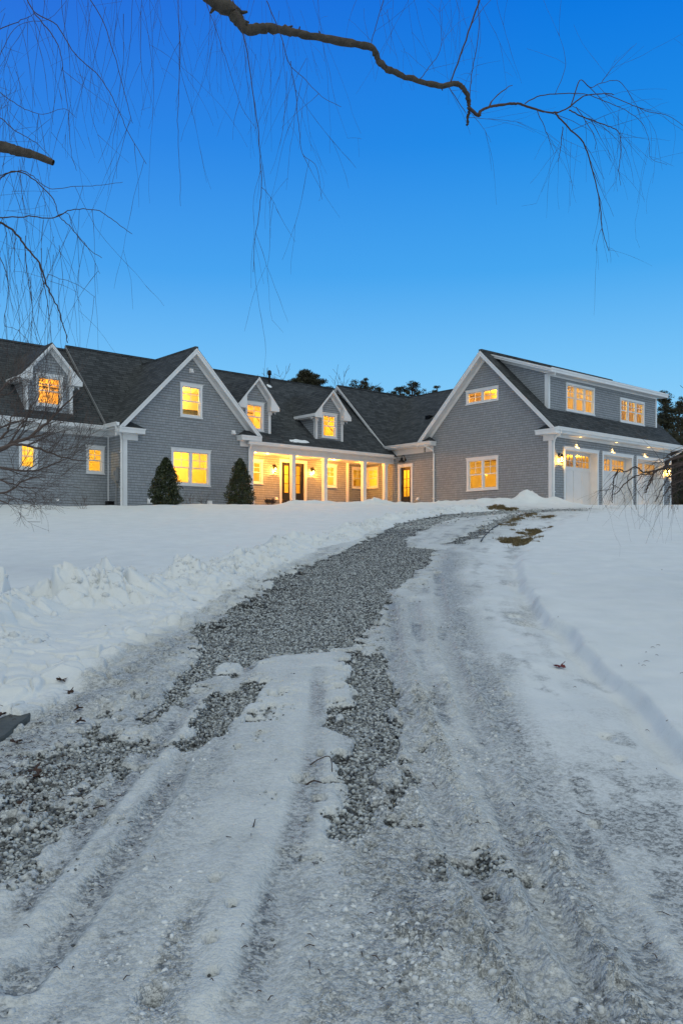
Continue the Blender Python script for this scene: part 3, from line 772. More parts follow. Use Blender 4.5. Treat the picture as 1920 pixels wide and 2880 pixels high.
# left wing roof (with dormer opening) and dormer
def dormer(c, s0, s1, zbot, rz, win_px, apexz, over=.30, slope=1.0, eavez=None, lab=None):
    """c: front plane v, s0..s1 wall span, rz(v): roof z under it"""
    sc = (s0+s1)/2; hw = (s1-s0)/2; ez = eavez; ew = hw+.26   # eave half width
    az = apexz; sl_ = (az-ez)/ew
    zf = rz(c)-.02
    wtop = az-.17
    hole = win('v', c, *win_px, cas=.095)
    mb = MB(); lapwall(mb, 'v', c, zf, wtop, lambda z: max(s0, sc-(wtop-z)/sl_), lambda z: min(s1, sc+(wtop-z)/sl_), [hole], brk=[wtop-hw*sl_])
    D = H('dormer', mb, 'siding', None, lab)
    # cheeks
    for s, side in ((s0, 0), (s1, 1)):
        ch = MB()
        vr = lambda z: c+(z-rz(c))/((rz(c+1)-rz(c)))
        if side == 0: lapwall(ch, 'u', s, zf, ez+.02, lambda z: c, lambda z: max(c, vr(z)))
        else: ch.face([(s, c, zf), (s, vr(ez+.02), ez+.02), (s, c, ez+.02)])
        H('dormer_side', ch, 'siding', D)
    r = MB(); vf = c-over
    vr = lambda z: c+(z-rz(c))/(rz(c+1)-rz(c))+.05
    for d in (-1, 1):
        slab(r, [(sc, vf, az), (sc, vr(az), az), (sc+d*ew, vr(ez), ez), (sc+d*ew, vf, ez)], .04)
    H('dormer_roof', r, 'roof', D)
    t = MB(); so = MB()
    for d in (-1, 1):
        rake(t, so, 'v', c, (sc, az), (sc+d*ew, ez), over-.035, .17)
        # pork-chop end and boxed eave
        z0 = ez-.20
        y0 = vf-.012
        t.prism([(sc+d*ew, y0, ez-.12), (sc+d*ew, y0, z0), (sc+d*(hw-.16), y0, z0), (sc+d*(hw-.16), y0, az-(hw-.16)*sl_-.10)], (0, .03, 0))
        t.box((sc+d*(ew+.01), vf-.01, ez-.16), (sc+d*(ew-.02), vr(ez)-.15, ez-.03))
        so.box((sc+d*(ew-.02), vf+.02, z0), (sc+d*(hw-.0), vr(z0)-.1, z0+.02))
        so.box((sc+d*(hw), vf+.02, z0), (sc+d*(hw-.16), c, z0+.02))
        so.box((sc+d*(hw-.16), vf+.02, z0), (sc+d*(hw-.175), c, az-(hw-.16)*sl_-.12))
        # corner board with little capital
        a, b = (sc+d*hw, sc+d*(hw-.11))
        t.box((a+d*.02, c-.03, zf), (b, c+.004, z0)); t.box((a+d*.02, c-.03, rz(c)), (a-d*.004, c+.10, z0))
        t.box((a+d*.05, c-.065, z0-.13), (b-d*.03, c+.13, z0-.0))
    t.box((s0+.11, c-.032, ez-.02), (s1-.11, c-.0, ez+.0)) if False else None
    H('dormer_trim', t, 'trim', D); H('dormer_soffit', so, 'soffit', D)
    return (s0+.02, s1-.02, c+.02, c+(ez-rz(c))/(rz(c+1)-rz(c))-.1)

def dpx(c, xl, xr, ya, ye, rz, win_px, lab):
    s0, s1 = U(xl, c), U(xr, c); sc = (s0+s1)/2
    az = ZH(ya, sc, c-.3); 
    ez = ZH(ye, s0-.26, c-.3)
    print('dormer', round(s0, 2), round(s1, 2), round(az, 2), round(ez, 2), 'roof', round(rz(c), 2))
    return dormer(c, s0, s1, 0, rz, win_px, az, eavez=ez, lab=lab), (s0, s1, az, ez)
hA, dA = dpx(10.22, 70, 203, 962, 1049, lz, (100.4, 176, 1049, 1137), 'large gabled dormer on the lower left roof')
hB, dB = dpx(9.33, 674, 759.6, 1057, 1130, mz, (689.4, 740.4, 1128, 1206.5), 'dormer partly hidden by the tall gable rake')
hC, dC = dpx(9.33, 886.5, 963, 1093.5, 1159, mz, (904, 946, 1160, 1228.5), 'dormer above the right half of the porch')
for h, d in ((hA, dA), (hB, dB), (hC, dC)):
    rz_ = lz if h is hA else mz; c = 10.22 if h is hA else 9.33
    room(h[0], h[1], h[2], h[3], rz_(c)-.1, d[3]-.02, 32, 'v', lamps=[((h[0]+h[1])/2-.3, h[3]-.25, d[3]-.22)], col=(1, .50, .07))

mb = MB()
slab_grid(mb, lz, [-27, hA[0], hA[1], -14.42], [9.80, hA[2], hA[3], RV], [hA])
slab(mb, [(-27, RV, lz(RV)), (-14.42, RV, lz(RV)), (-14.42, 16.9, 4.5), (-27, 16.9, 4.5)])
mb.box((-27, RV-.09, lz(RV)-.05), (-14.42, RV+.09, lz(RV)+.022))
H('wing_roof', mb, 'roof')
mb = MB()
slab(mb, [(-14.42, 9.75, l2(9.75)), (UC, 9.75, l2(9.75)), (UC, RV, RZ), (-14.42, RV, RZ)], .14)
vs = [8.72, hB[2], 9.6, hB[3], RV]
us = sorted([GR_+.02, hB[0], hB[1], hC[0], hC[1], -.02])
slab_grid(mb, mz, us, vs, [hB, hC])
slab(mb, [(UC, 9.3, mz(9.3)), (GR_+.02, 9.3, mz(9.3)), (GR_+.02, RV, mz(RV)), (UC, RV, mz(RV))])
slab(mb, [(-14.42, RV, RZ), (2.5, RV, RZ), (2.5, 17.9, 4.4), (-14.42, 17.9, 4.4)])
slab(mb, [(-.02, RV-.6, mz(RV-.6)), (.6, RV-.6, mz(RV-.6)), (.6, RV, mz(RV)), (-.02, RV, mz(RV))])
mb.box((-14.42, RV-.09, RZ-.06), (1.0, RV+.09, RZ+.022))
# facade gable slopes
vmain = lambda z: 8.72+(z-4.45)/.835
vl = lambda z: 9.8+(z-4.80)/.992
eL, eR = GL-.36, GR_+.34
vf = WV-.36
slab(mb, [(UC, vf, GA), (UC, vl(GA)+.1, GA), (eL, vl(ggz(eL))+.1, ggz(eL)), (eL, vf, ggz(eL))])
slab(mb, [(UC, vf, GA), (UC, vmain(GA)+.1, GA), (eR, max(vf+.3, vmain(ggz(eR))+.15), ggz(eR)), (eR, vf, ggz(eR))])
mb.box((UC-.07, vf, GA-.07), (UC+.07, vl(GA)+.1, GA+.02))
H('main_roof', mb, 'roof')
t = MB(); so = MB()
for d, e in ((-1, eL), (1, eR)): rake(t, so, 'v', WV, (UC, GA), (e, ggz(e)), .33, .27)
t.extr((-14.44, 9.72, l2(9.72)), (-14.44, RV, RZ), (-1, 0, 0), [(0, -.01), (.025, -.01), (.025, -.15), (0, -.15)]) if False else None
H('rake_board', t, 'trim'); H('rake_soffit', so, 'soffit')
mb = MB(); mb.extr((-14.42, 9.74, l2(9.74)), (-14.42, RV, RZ), (-1, 0, 0), [(0, .0), (.02, .0), (.02, -.14), (0, -.14)]); H('roof_flashing', mb, 'greybox')
eave_return('v', WV, eL, eL+1.05, ggz(eL)-.06, .33)
eave_return('v', WV, eR, eR-1.0, ggz(eR)-.06, .33)

# ---------------- rooms of the left part
room(-14.0, -8.55, WV+.05, 12.2, 1.7, 4.35, 105, 'v', lamps=[(-12.9, 10.9, 3.95), (-10, 10.9, 3.95)], partition=[((-12.4, 11.3, 1.7), (-11.6, 12.1, 3.9)), ((-10.6, 11.6, 1.7), (-9, 12.1, 2.7)), ((-12.2, 10.2, 2.0), (-11.5, 10.9, 2.9))])
room(-12.4, -9.9, WV+.05, 10.25, 5.22, 6.4, 42, 'v', col=(1, .60, .14))
room(-17.6, -14.2, 10.3, 12.6, 1.7, 4.3, 62, 'v', col=(1, .60, .07))
room(-22.5, -17.7, 10.3, 12.9, 1.7, 4.3, 80, 'v', lamps=[(-20.2, 11.3, 3.9)], col=(1, .58, .10), partition=[((-19.6, 11.2, 1.7), (-19.2, 12.4, 3.9))])

# ---------------- porch
PF = 1.86; PV = 8.95; IV = 10.5; RC = 11.0
CEIL = 4.14
wxe = U(978.5, IV)                        # end of inner wall
hp1 = win('v', IV, 690, 738, 1291, 1357, cas=.095)
hp2 = win('v', IV, 911, 945.5, 1305.5, 1368.5, cas=.095)
hp3 = win('v', RC, 988.5, 1023, 1314, 1372, cas=.08)
hp4 = win('u', 0, 1030.6, 1064, 1317.5, 1373.0, cas=.08)
# double door with casing
dx0, dx1 = U(785.5, IV), U(861.3, IV); dzt = ZH(1299, dx0, IV)
def entry_door(plane, c, a, b, z0, z1, leaves, cas=.11, nx=2, nz=3, frac=.34):
    cs = MB()
    wbox(cs, plane, c, a, a+cas, z0, z1, 0, .04); wbox(cs, plane, c, b-cas, b, z0, z1, 0, .04)
    wbox(cs, plane, c, a-.02, b+.02, z1, z1+.14, 0, .05)
    for x0, x1 in ((a+cas-.02, a+cas), (b-cas, b-cas+.02)): wbox(cs, plane, c, x0, x1, z0, z1, -.12, 0)
    wbox(cs, plane, c, a, b, z0-.03, z0, -.12, .06)
    C0 = H('door_frame', cs, 'trim')
    w = (b-a-2*cas)/leaves
    for k in range(leaves):
        x0 = a+cas+k*w+.006; x1 = x0+w-.012; st = .20 if leaves > 1 else .15
        zl = z0+(z1-z0)*frac; zt = z1-.14
        d = MB()
        wbox(d, plane, c, x0, x0+st, z0, z1, -.09, -.045); wbox(d, plane, c, x1-st, x1, z0, z1, -.09, -.045)
        wbox(d, plane, c, x0+st, x1-st, z0, zl, -.085, -.055); wbox(d, plane, c, x0+st, x1-st, zl-.10, zl, -.09, -.045); wbox(d, plane, c, x0+st, x1-st, z0, z0+.2, -.09, -.045)
        wbox(d, plane, c, x0+st, x1-st, zt, z1, -.09, -.045)
        muntins(d, plane, c, x0+st, x1-st, zl, zt, nx, nz, -.085, -.05, .022)
        L = H('door', d, 'black')
        g = MB(); q = [pt(plane, c, x0+st, zl, -.07), pt(plane, c, x1-st, zl, -.07), pt(plane, c, x1-st, zt, -.07), pt(plane, c, x0+st, zt, -.07)]
        g.face(q if plane == 'v' else q[::-1]); H('door_glass', g, 'glass', L)
        hn = MB(); hx = (x1-.06 if k == 0 else x0+.06); wbox(hn, plane, c, hx-.025, hx+.025, z0+.95, z0+1.25, -.045, -.02); H('door_handle', hn, 'bronze' if leaves == 1 else 'plastic', L)
    return (a+cas, b-cas, z0, z1)
hd = entry_door('v', IV, dx0, dx1, PF, dzt, 2, nx=1)
sx0, sx1 = sorted((V(1120.5, 0), V(1160.5, 0))); szt = ZH(1315.5, 0, sx1)
hs = entry_door('u', 0, sx0, sx1, 1.78, szt, 1)
mb = MB(); lapwall(mb, 'v', IV, PF-.05, CEIL, lambda z: GR_, lambda z: wxe, [hp1, hp2, hd]); H('porch_wall', mb, 'siding')
mb = MB(); lapwall(mb, 'v', RC, PF-.05, CEIL, lambda z: wxe-.1, lambda z: 0, [hp3]); H('porch_wall', mb, 'siding')
mb = MB(); mb.box((wxe-.14, IV-.03, PF), (wxe+.02, IV+.1, CEIL)); H('corner_board', mb, 'trim')
mb = MB(); mb.box((GR_, PV-.02, CEIL), (-.02, RC+.02, CEIL+.03)); H('porch_ceiling', mb, 'soffit')
mb = MB(); mb.box((GR_, WV, PF), (GR_+.02, IV, CEIL)); H('porch_side_wall', mb, 'siding')
mb = MB(); mb.box((GR_+.02, PV-.14, PF-.10), (-.02, RC, PF)); H('porch_floor', mb, 'porch_floor')
mb = MB(); mb.box((GR_+.04, PV-.06, BASE-.5), (-.02, PV-.04, PF-.10)); H('porch_skirt', mb, 'trim')
mb = MB(); mb.box((U(700, PV)-.0, PV-.02, 4.07), (-.02, PV+.2, 4.36)); H('porch_beam', mb, 'trim')
mb = MB(); mb.box((GR_-.2, 8.76, 4.33), (-.02, PV-.02, 4.36)); H('porch_soffit', mb, 'soffit')
for i, (x0, x1) in enumerate(((704, 713), (817, 831), (905.6, 920.6), (1015, 1030), (1074.5, 1090))):
    u1 = U(x1, PV-.0); w = .19 if i else .16
    b = MB(); b.box((u1-w, PV, PF), (u1, PV+.17, 4.07)); b.box((u1-w-.03, PV-.03, PF), (u1+.03, PV+.2, PF+.2)); b.box((u1-w-.02, PV-.02, 3.95), (u1+.02, PV+.19, 4.07))
    b.box((u1-w-.012, PV-.012, PF+.2), (u1+.012, PV+.182, PF+.24))
    H('porch_column', b, 'trim')
gutter('v', 8.76, GR_-.28, -.28, 4.45)
mb = MB(); mb.box((GR_-.2, 8.76, 4.30), (-.02, 8.78, 4.47)); H('fascia', mb, 'trim')
downspout(bend((GR_-.16, 8.69, 4.36), (GR_-.16, 8.69, 4.2), (GR_-.09, WV-.07, 4.3), (GR_-.09, WV-.07, 4.0))+[(GR_-.09, WV-.07, BASE-.1)])
# porch lighting
for x, e in ((GR_+.7, 160), (-5.4, 150), (-3.1, 155), (-6.9, 85)):
    d = MB(); d.tube([(x, 9.72, CEIL-.012), (x, 9.72, CEIL+.002)], .06, 14); H('downlight', d, 'downlight'); lamp('downlight_lamp', (x, 9.72, CEIL-.1), e, (1, .34, .04), .05)
lamp('downlight_lamp', (-1.3, 9.75, CEIL-.1), 60, (1, .34, .04), .05)
def sconce(plane, c, s, z, k=1.0, e=10, body='bronze'):
    b = MB(); P = lambda o, dz=0, ds=0: pt(plane, c, s+ds, z+dz, o)
    wbox(b, plane, c, s-.05, s+.05, z-.02, z+.16, 0, .025)
    b.tube([P(.02, .10), P(.10, .15), P(.15, .12)], .012, 8)
    b.tube([P(.15, .13), P(.15, .10), P(.15, .04), P(.15, .01)], [.02, .05, .06, .105], 14)
    for a_ in range(4):
        an = a_*math.pi/2+.78; b.tube([P(.15+.07*math.cos(an), .01, .07*math.sin(an)), P(.15+.06*math.cos(an), -.20, .06*math.sin(an))], .006, 5)
    b.tube([P(.15, -.195), P(.15, -.215)], .072, 14)
    S_ = H('wall_lamp', b, body)
    g = MB(); g.tube([P(.15, .0), P(.15, -.03), P(.15, -.07), P(.15, -.09)], [.018, .034, .034, .015], 10); H('bulb', g, 'bulb', S_)
    gg = MB(); gg.tube([P(.15, .005), P(.15, -.19)], .068, 14); H('lamp_glass', gg, 'glass', S_)
    lamp('lamp_light', P(.15, -.14), e, (1, .48, .07), .03)
for px in (769, 875.5): sconce('v', IV, U(px, IV), 3.62, e=50)
# barn lamp above the side door (unlit)
b = MB(); vs_ = (sx0+sx1)/2; zt_ = szt+.24
b.tube([(-.0, vs_, zt_+.10), (-.12, vs_, zt_+.30), (-.24, vs_, zt_+.28), (-.27, vs_, zt_+.16)], .014, 8)
b.tube([(-.27, vs_, zt_+.18), (-.27, vs_, zt_+.08), (-.27, vs_, zt_+.02), (-.27, vs_, zt_-.03)], [.05, .07, .14, .17], 16)
b.tube([(-.0, vs_, zt_+.10), (-.02, vs_, zt_+.10)], .06, 12); H('wall_lamp', b, 'bronze', None, 'unlit black barn lamp above the side door')
# rooms behind the porch
room(GR_+.03, dx0-.1, IV+.04, 13, 1.8, 4.1, 40, 'v', col=(1, .55, .10))
room(dx0-.08, dx1+.1, IV+.04, 14, 1.8, 4.1, 60, 'v', col=(1, .46, .05))
room(dx1+.12, wxe-.12, IV+.04, 13, 1.8, 4.1, 42, 'v', col=(1, .56, .12), partition=[((dx1+.8, 12.2, 1.8), (wxe-.5, 12.6, 3.1))])
room(wxe-.1, 3.2, RC+.04, 13.5, 1.8, 4.1, 75, 'v', lamps=[(-.6, 12.3, 3.7)], col=(1, .62, .10), partition=[((-.9, 12.9, 1.8), (.8, 13.4, 3.0)), ((-.75, 12.3, 3.2), (-.7, 12.35, 4.1))])
room(.04, 3, 9.42, RC-.02, 1.8, 4.1, 50, 'u', col=(1, .60, .08), partition=[((2.4, 9.6, 1.8), (2.9, 10.8, 3.1)), ((.9, 10.3, 2.9), (1.4, 10.7, 3.15))])
room(.04, 2.6, 7.3, 9.38, 1.7, 4.1, 50, 'u', col=(1, .52, .05))

# ---------------- wing + garage walls
hg1 = win('u', 0, 1312.7, 1401.3, 1290.5, 1380, units=2)
hg2 = win('u', 0, 1311.2, 1402, 1101, 1138, units=2, kind=(2, 2), cas=.085)
wt = GZ-.20
mb = MB()
lapwall(mb, 'u', 0, BASE-.4, wt, lambda z: max(0, GV-(wt-z)/.97), lambda z: 9.2 if z < 4.98 else GV+(wt-z)/.97, [hg1, hg2, hs], brk=[4.98, 4.98-1e-4+2e-4, wt-GV*.97])
lapwall(mb, 'u', 0, BASE-.4, 4.98, lambda z: 9.2, lambda z: RC, [hp4])
H('gable_wall', mb, 'siding')
mb = MB(); lapwall(mb, 'u', 0, 4.98, bz(12.7)-.12, lambda z: 9.25+(z-4.95+.1)/.98, lambda z: 16.2-(z-4.95)/.98); H('upper_gable_wall', mb, 'siding')
mb = MB(); lapwall(mb, 'u', -.03, 4.3, 4.99, lambda z: 8.9 , lambda z: 9.3) if False else None
# corner boards at the garage corner
mb = MB(); mb.box((-.035, -.035, BASE-.4), (-.0, .12, 4.6)); mb.box((-.0, -.035, BASE-.4), (.13, .0, 4.6)); H('corner_board', mb, 'trim')
# roofs
mb = MB()
slab(mb, [(-.3, 7.09, 4.95), (-.3, 9.25, 4.95), (4.93, 12.7, 8.33), (4.93, 3.6, 8.33)])
slab(mb, [(4.93, 3.6, 8.33), (4.93, 12.7, 8.33), (9.5, 12.7, 5.4), (9.5, 3.6, 5.4)])
slab(mb, [(-.3, 9.25, 4.95), (-.3, 12.7, 8.33), (4.93, 12.7, 8.33)])
slab(mb, [(-.3, 12.7, 8.33), (10, 12.7, 8.33), (10, 16.2, 4.9), (-.3, 16.2, 4.9)])
mb.box((-.3, 12.63, 8.27), (4.93, 12.77, 8.35)); mb.box((4.86, 3.7, 8.27), (5.0, 12.7, 8.35))
H('wing_roof', mb, 'roof')
t = MB(); so = MB(); rake(t, so, 'u', 0, (12.7, 8.33), (9.25, 4.95), .29, .20); rake(t, so, 'u', 0, (12.7, 8.33), (16.2, 4.9), .29, .20)
H('rake_board', t, 'trim'); H('rake_soffit', so, 'soffit')
gutter('u', -.30, 6.25, 9.25, 4.90)
mb = MB(); mb.box((-.30, 6.3, 4.74), (-.28, 9.22, 4.93)); mb.box((-.30, 9.2, 4.74), (0, 9.22, 4.95)); H('fascia', mb, 'trim')
mb = MB(); mb.box((-.28, 6.95, 4.72), (0, 9.22, 4.75)); mb.box((-.04, 6.95, 4.46), (-.015, 9.22, 4.72)); H('soffit', mb, 'soffit')
vd = V(1222, 0)
downspout(bend((-.36, vd+.35, 4.82), (-.36, vd+.3, 4.6), (-.06, vd, 4.65), (-.06, vd, 4.35))+[(-.06, vd, BASE-.1)])
# garage roof
DV = .5; DU0, DU1 = .47, 9.10; SHV = .14
U0, U1 = -.38, 9.86
mb = MB()
slab(mb, [(U0, -.42, gz(-.42)), (U1, -.42, gz(-.42)), (U1, DV, gz(DV)), (U0, DV, gz(DV))])
slab(mb, [(U0, DV, gz(DV)), (DU0+.02, DV, gz(DV)), (DU0+.02, GV, GZ), (U0, GV, GZ)])
slab(mb, [(DU1-.02, DV, gz(DV)), (U1, DV, gz(DV)), (U1, GV, GZ), (DU1-.02, GV, GZ)])
slab(mb, [(U0, GV, GZ), (U1, GV, GZ), (U1, 7.08, gz(7.08)), (U0, 7.08, gz(7.08))])
mb.box((U0, GV-.08, GZ-.06), (U1, GV+.08, GZ+.022))
H('garage_roof', mb, 'roof')
t = MB(); so = MB()
rake(t, so, 'u', 0, (GV, GZ), (-.44, gz(-.44)), .35, .27); rake(t, so, 'u', 0, (GV, GZ), (7.08, gz(7.08)), .35, .27)
H('rake_board', t, 'trim'); H('rake_soffit', so, 'soffit')
eave_return('u', 0, -.46, .50, gz(-.44)-.06, .35)
eave_return('u', 0, 7.12, 6.22, 4.90, .30)
# front eave
mb = MB(); mb.box((-.35, -.42, gz(-.42)-.22), (U1-.05, -.40, gz(-.42)-.03)); H('fascia', mb, 'trim')
mb = MB(); mb.box((-.35, -.41, gz(-.42)-.24), (U1-.05, 0, gz(-.42)-.22)); H('soffit', mb, 'soffit')
mb = MB(); mb.box((.13, -.03, gz(-.42)-.34), (9.5, -.0-.014, gz(-.42)-.24)); H('frieze_board', mb, 'trim')
gutter('v', -.42, U0+.05, U1, gz(-.42)-.02)
downspout(bend((-.05, -.50, gz(-.42)-.12), (-.05, -.50, 4.5), (.06, -.07, 4.6), (.06, -.07, 4.25))+[(.06, -.07, BASE-.2)])
downspout(bend((9.75, -.50, gz(-.42)-.12), (9.75, -.50, 4.5), (9.54, .02, 4.5), (9.54, .06, 4.2))+[(9.54, .06, BASE-.2)])
mb = MB(); mb.box((9.49, .0, BASE-.4), (9.52, 7, 4.6)); mb.face([(9.5, 0, 4.6), (9.5, 6.9, 4.6), (9.5, GV, wt)]); H('end_wall', mb, 'siding')
mb = MB(); mb.box((9.40, -.035, BASE-.4), (9.53, -.0, 4.4)); H('corner_board', mb, 'trim')
# garage front wall + doors
holes = []
GF = 1.66
for i, (x0, x1) in enumerate(((1584, 1681), (1691.8, 1778), (1788, 1864.4))):
    a, b = U(x0, 0), U(x1, 0); cas = .10; zt = 4.18
    c_ = MB(); c_.box((a, -.04, BASE-.3), (a+cas, 0, zt-.11)); c_.box((b-cas, -.04, BASE-.3), (b, 0, zt-.11)); c_.box((a-.01, -.048, zt-.11), (b+.01, 0, zt)); c_.box((a-.035, -.07, zt), (b+.035, 0, zt+.03))
    h0, h1, hz = a+cas, b-cas, zt-.11
    c_.box((h0-.02, 0, GF-.2), (h0, .36, hz)); c_.box((h1, 0, GF-.2), (h1+.02, .36, hz)); c_.box((h0-.02, 0, hz), (h1+.02, .36, hz+.02))
    H('garage_door_frame', c_, 'trim')
    holes.append((h0, h1, GF-.3, hz))
    d = MB(); v0, v1 = .32, .36; dz1 = hz; wid = h1-h0; mid_ = (h0+h1)/2
    wz0, wz1 = dz1-.62, dz1-.12
    st = .09
    d.box((h0, v0, GF), (h1, v1, wz0-.06))                       # lower slab
    d.box((h0, v0, wz1), (h1, v1, dz1))
    d.box((h0, v0, wz0-.06), (h0+st, v1, wz1)); d.box((h1-st, v0, wz0-.06), (h1, v1, wz1)); d.box((mid_-st, v0, wz0-.06), (mid_+st, v1, wz1))
    d.box((h0+st, v0, wz0-.06), (mid_-st, v1, wz0)); d.box((mid_+st, v0, wz0-.06), (h1-st, v1, wz0))
    vp = v0-.018
    d.box((h0, vp, wz0-.16), (h1, v0, wz0-.03)); d.box((h0, vp, GF+.02), (h1, v0, GF+.16))
    for s_, w_ in ((h0, st), (mid_-st, 2*st), (h1-st, st)): d.box((s_, vp-.001, GF+.16), (s_+w_, v0, wz0-.16))
    for q0, q1 in ((h0+st, mid_-st), (mid_+st, h1-st)):
        m_ = (q0+q1)/2; d.box((m_-.05, vp, GF+.16), (m_+.05, v0, wz0-.16))
        for j in range(1, 4): d.box((q0+(q1-q0)*j/4-.011, v0+.004, wz0), (q0+(q1-q0)*j/4+.011, v1, wz1))
        d.box((q0, v0+.006, (wz0+wz1)/2-.011), (q1, v1, (wz0+wz1)/2+.011))
    D = H('garage_door', d, 'door_white')
    for q0, q1 in ((h0+st, mid_-st), (mid_+st, h1-st)):
        g = MB(); g.face([(q0, v0+.02, wz0), (q1, v0+.02, wz0), (q1, v0+.02, wz1), (q0, v0+.02, wz1)]); H('door_glass', g, 'glass', D)
mb = MB(); lapwall(mb, 'v', 0, BASE-.4, 4.62, lambda z: 0.0, lambda z: 9.5, holes); H('garage_wall', mb, 'siding')
room(.03, 9.45, .37, 6.6, 1.6, 4.45, 110, 'v+u', lamps=[(2.3, 3.0, 4.2), (6.5, 3.0, 4.2)], col=(1, .53, .07), partition=[((.05, 4.9, 4.3), (9.3, 5.0, 4.36)), ((1.5, .9, 4.15), (1.56, 6, 4.19)), ((3.0, .9, 4.15), (3.06, 6, 4.19))])
mb = MB(); mb.box((.0, .37, 1.5), (.05, .40, 1.7)); H('wall_plate', mb, 'trim')
sconce('v', 0, .50, 3.72, e=50); sconce('v', 0, 9.13, 3.72, e=50)
for x0 in (1636, 1737, 1828):
    uu = U(x0-4, -.2); zz = gz(-.42)-.245
    d = MB(); d.tube([(uu, -.2, zz-.004), (uu, -.2, zz+.004)], .055, 12); H('downlight', d, 'downlight')
    lamp('spot_lamp', (uu, -.14, zz-.03), 300, (1, .55, .14), .02, 'SPOT', spot_size=math.radians(44), spot_blend=.8, rot=(math.radians(9), 0, 0))
# shed dormer
hd1 = win('v', DV, 1590, 1670, 1074.5, 1153, units=3, cas=.085, crown=False)
hd2 = win('v', DV, 1742, 1810, 1117, 1184.5, units=3, cas=.085, crown=False)
sz = lambda v: 7.38+(8.50-7.38)/(GV-SHV)*(v-SHV)
mb = MB(); lapwall(mb, 'v', DV, gz(DV)-.05, sz(DV)-.1, lambda z: DU0, lambda z: DU1, [hd1, hd2]); SD = H('shed_dormer', mb, 'siding', None, 'long shed dormer over the garage doors')
mb = MB()
def shl(z): return DV
def shr(z):
    vroof = GV-(GZ-z)/.97
    return max(DV, vroof)
lapwall(mb, 'u', DU0, gz(DV), sz(DV)-.1, shl, shr)
def shl2(z): return max(DV, (z+.1-7.38)/((8.5-7.38)/(GV-SHV))+SHV)
lapwall(mb, 'u', DU0, sz(DV)-.1, 8.36, shl2, lambda z: max(shl2(z), shr(z)))
H('dormer_side', mb, 'siding', SD)
mb = MB(); mb.face([(DU1, DV, gz(DV)), (DU1, GV, GZ), (DU1, DV, sz(DV))]); H('dormer_side', mb, 'siding', SD)
mb = MB(); slab(mb, [(DU0-.30, SHV, sz(SHV)), (DU1+.42, SHV, sz(SHV)), (DU1+.42, GV, 8.50), (DU0-.30, GV, 8.50)], .04); H('dormer_roof', mb, 'roof', SD)
t = MB(); so = MB()
rake(t, so, 'u', DU0, (GV-.05, sz(GV-.05)), (SHV-.02, sz(SHV-.02)), .265, .19)
t.box((DU0-.30, SHV-.03, sz(SHV)-.20), (DU1+.42, SHV, sz(SHV)-.03)); t.box((DU0-.3, SHV-.05, sz(SHV)-.09), (DU1+.42, SHV-.03, sz(SHV)-.02))
so.box((DU0-.28, SHV, sz(SHV)-.2), (DU1+.4, DV, sz(SHV)-.18))
t.box((DU0+.1, DV-.028, sz(DV)-.40), (DU1-.1, DV-.014, sz(SHV)-.2))
t.box((DU0-.02, DV-.03, gz(DV)), (DU0+.11, DV, sz(SHV)-.2)); t.box((DU0-.03, DV-.03, gz(DV)), (DU0-.0, DV+.14, sz(SHV)-.2))
t.box((DU1-.10, DV-.03, gz(DV)), (DU1+.02, DV, sz(SHV)-.2))
H('dormer_trim', t, 'trim', SD); H('dormer_soffit', so, 'soffit', SD)
room(1.2, 4.4, DV+.04, 3.4, 5.2, 7.25, 60, 'v', col=(1, .60, .14), lamps=[(2.2, 1.9, 6.9)], partition=[((1.6, 2.6, 5.2), (2.2, 3.3, 6.9)), ((3.1, 2.2, 5.2), (3.5, 3.3, 6.5))])
room(4.45, DU1-.05, DV+.04, 3.4, 5.2, 7.25, 60, 'v', col=(1, .55, .06), lamps=[(5.8, 1.6, 6.95)], partition=[((7.0, 2.4, 5.2), (7.3, 3.3, 7.0))])
room(.04, 1.16, 1.8, 5.0, 5.2, 6.9, 34, 'u', col=(1, .50, .04), lamps=[(.7, 3.3, 6.6)])

# ---------------- small fittings
def vent_hood(px, py, w=.17, plane='v', c=WV):
    s = U(px, c) if plane == 'v' else V(px, c); z = ZH(py, *((s, c) if plane == 'v' else (c, s)))
    b = MB(); wbox(b, plane, c, s-w/2, s+w/2, z-w/2, z+w/2, 0, .04)
    b.prism([pt(plane, c, s-w*.38, z+w*.38, .04), pt(plane, c, s-w*.38, z-w*.42, .04), pt(plane, c, s-w*.38, z-w*.42, .13)], (w*.76, 0, 0) if plane == 'v' else (0, w*.76, 0))
    H('wall_vent', b, 'plastic')
vent_hood(537, 1043); vent_hood(655.5, 1216); vent_hood(420.5, 1410, .2); vent_hood(589, 1416, .22)
vent_hood(776, 1402, .13, 'v', IV); vent_hood(1175.5, 1403, .13, 'u', 0)
vv = V(334, GL); 
b = MB(); vv = 9.45; b.box((GL-.14, vv-.11, 2.55), (GL-.02, vv+.11, 3.05)); b.tube([(GL-.14, vv, 2.88), (GL-.2, vv, 2.88)], .075, 14); b.tube([(GL-.08, vv, 2.55), (GL-.08, vv, 1.6)], .02, 8); H('electric_meter', b, 'greybox')
b = MB(); b.box((GL-.26, 9.72, 1.5), (GL-.03, 9.98, 1.82)); H('utility_box', b, 'bronze')
b = MB(); b.tube([(-16.1, 10.25, 1.82), (-16.1, 10.15, 1.82)], .05, 12); H('hose_bib', b, 'plastic')
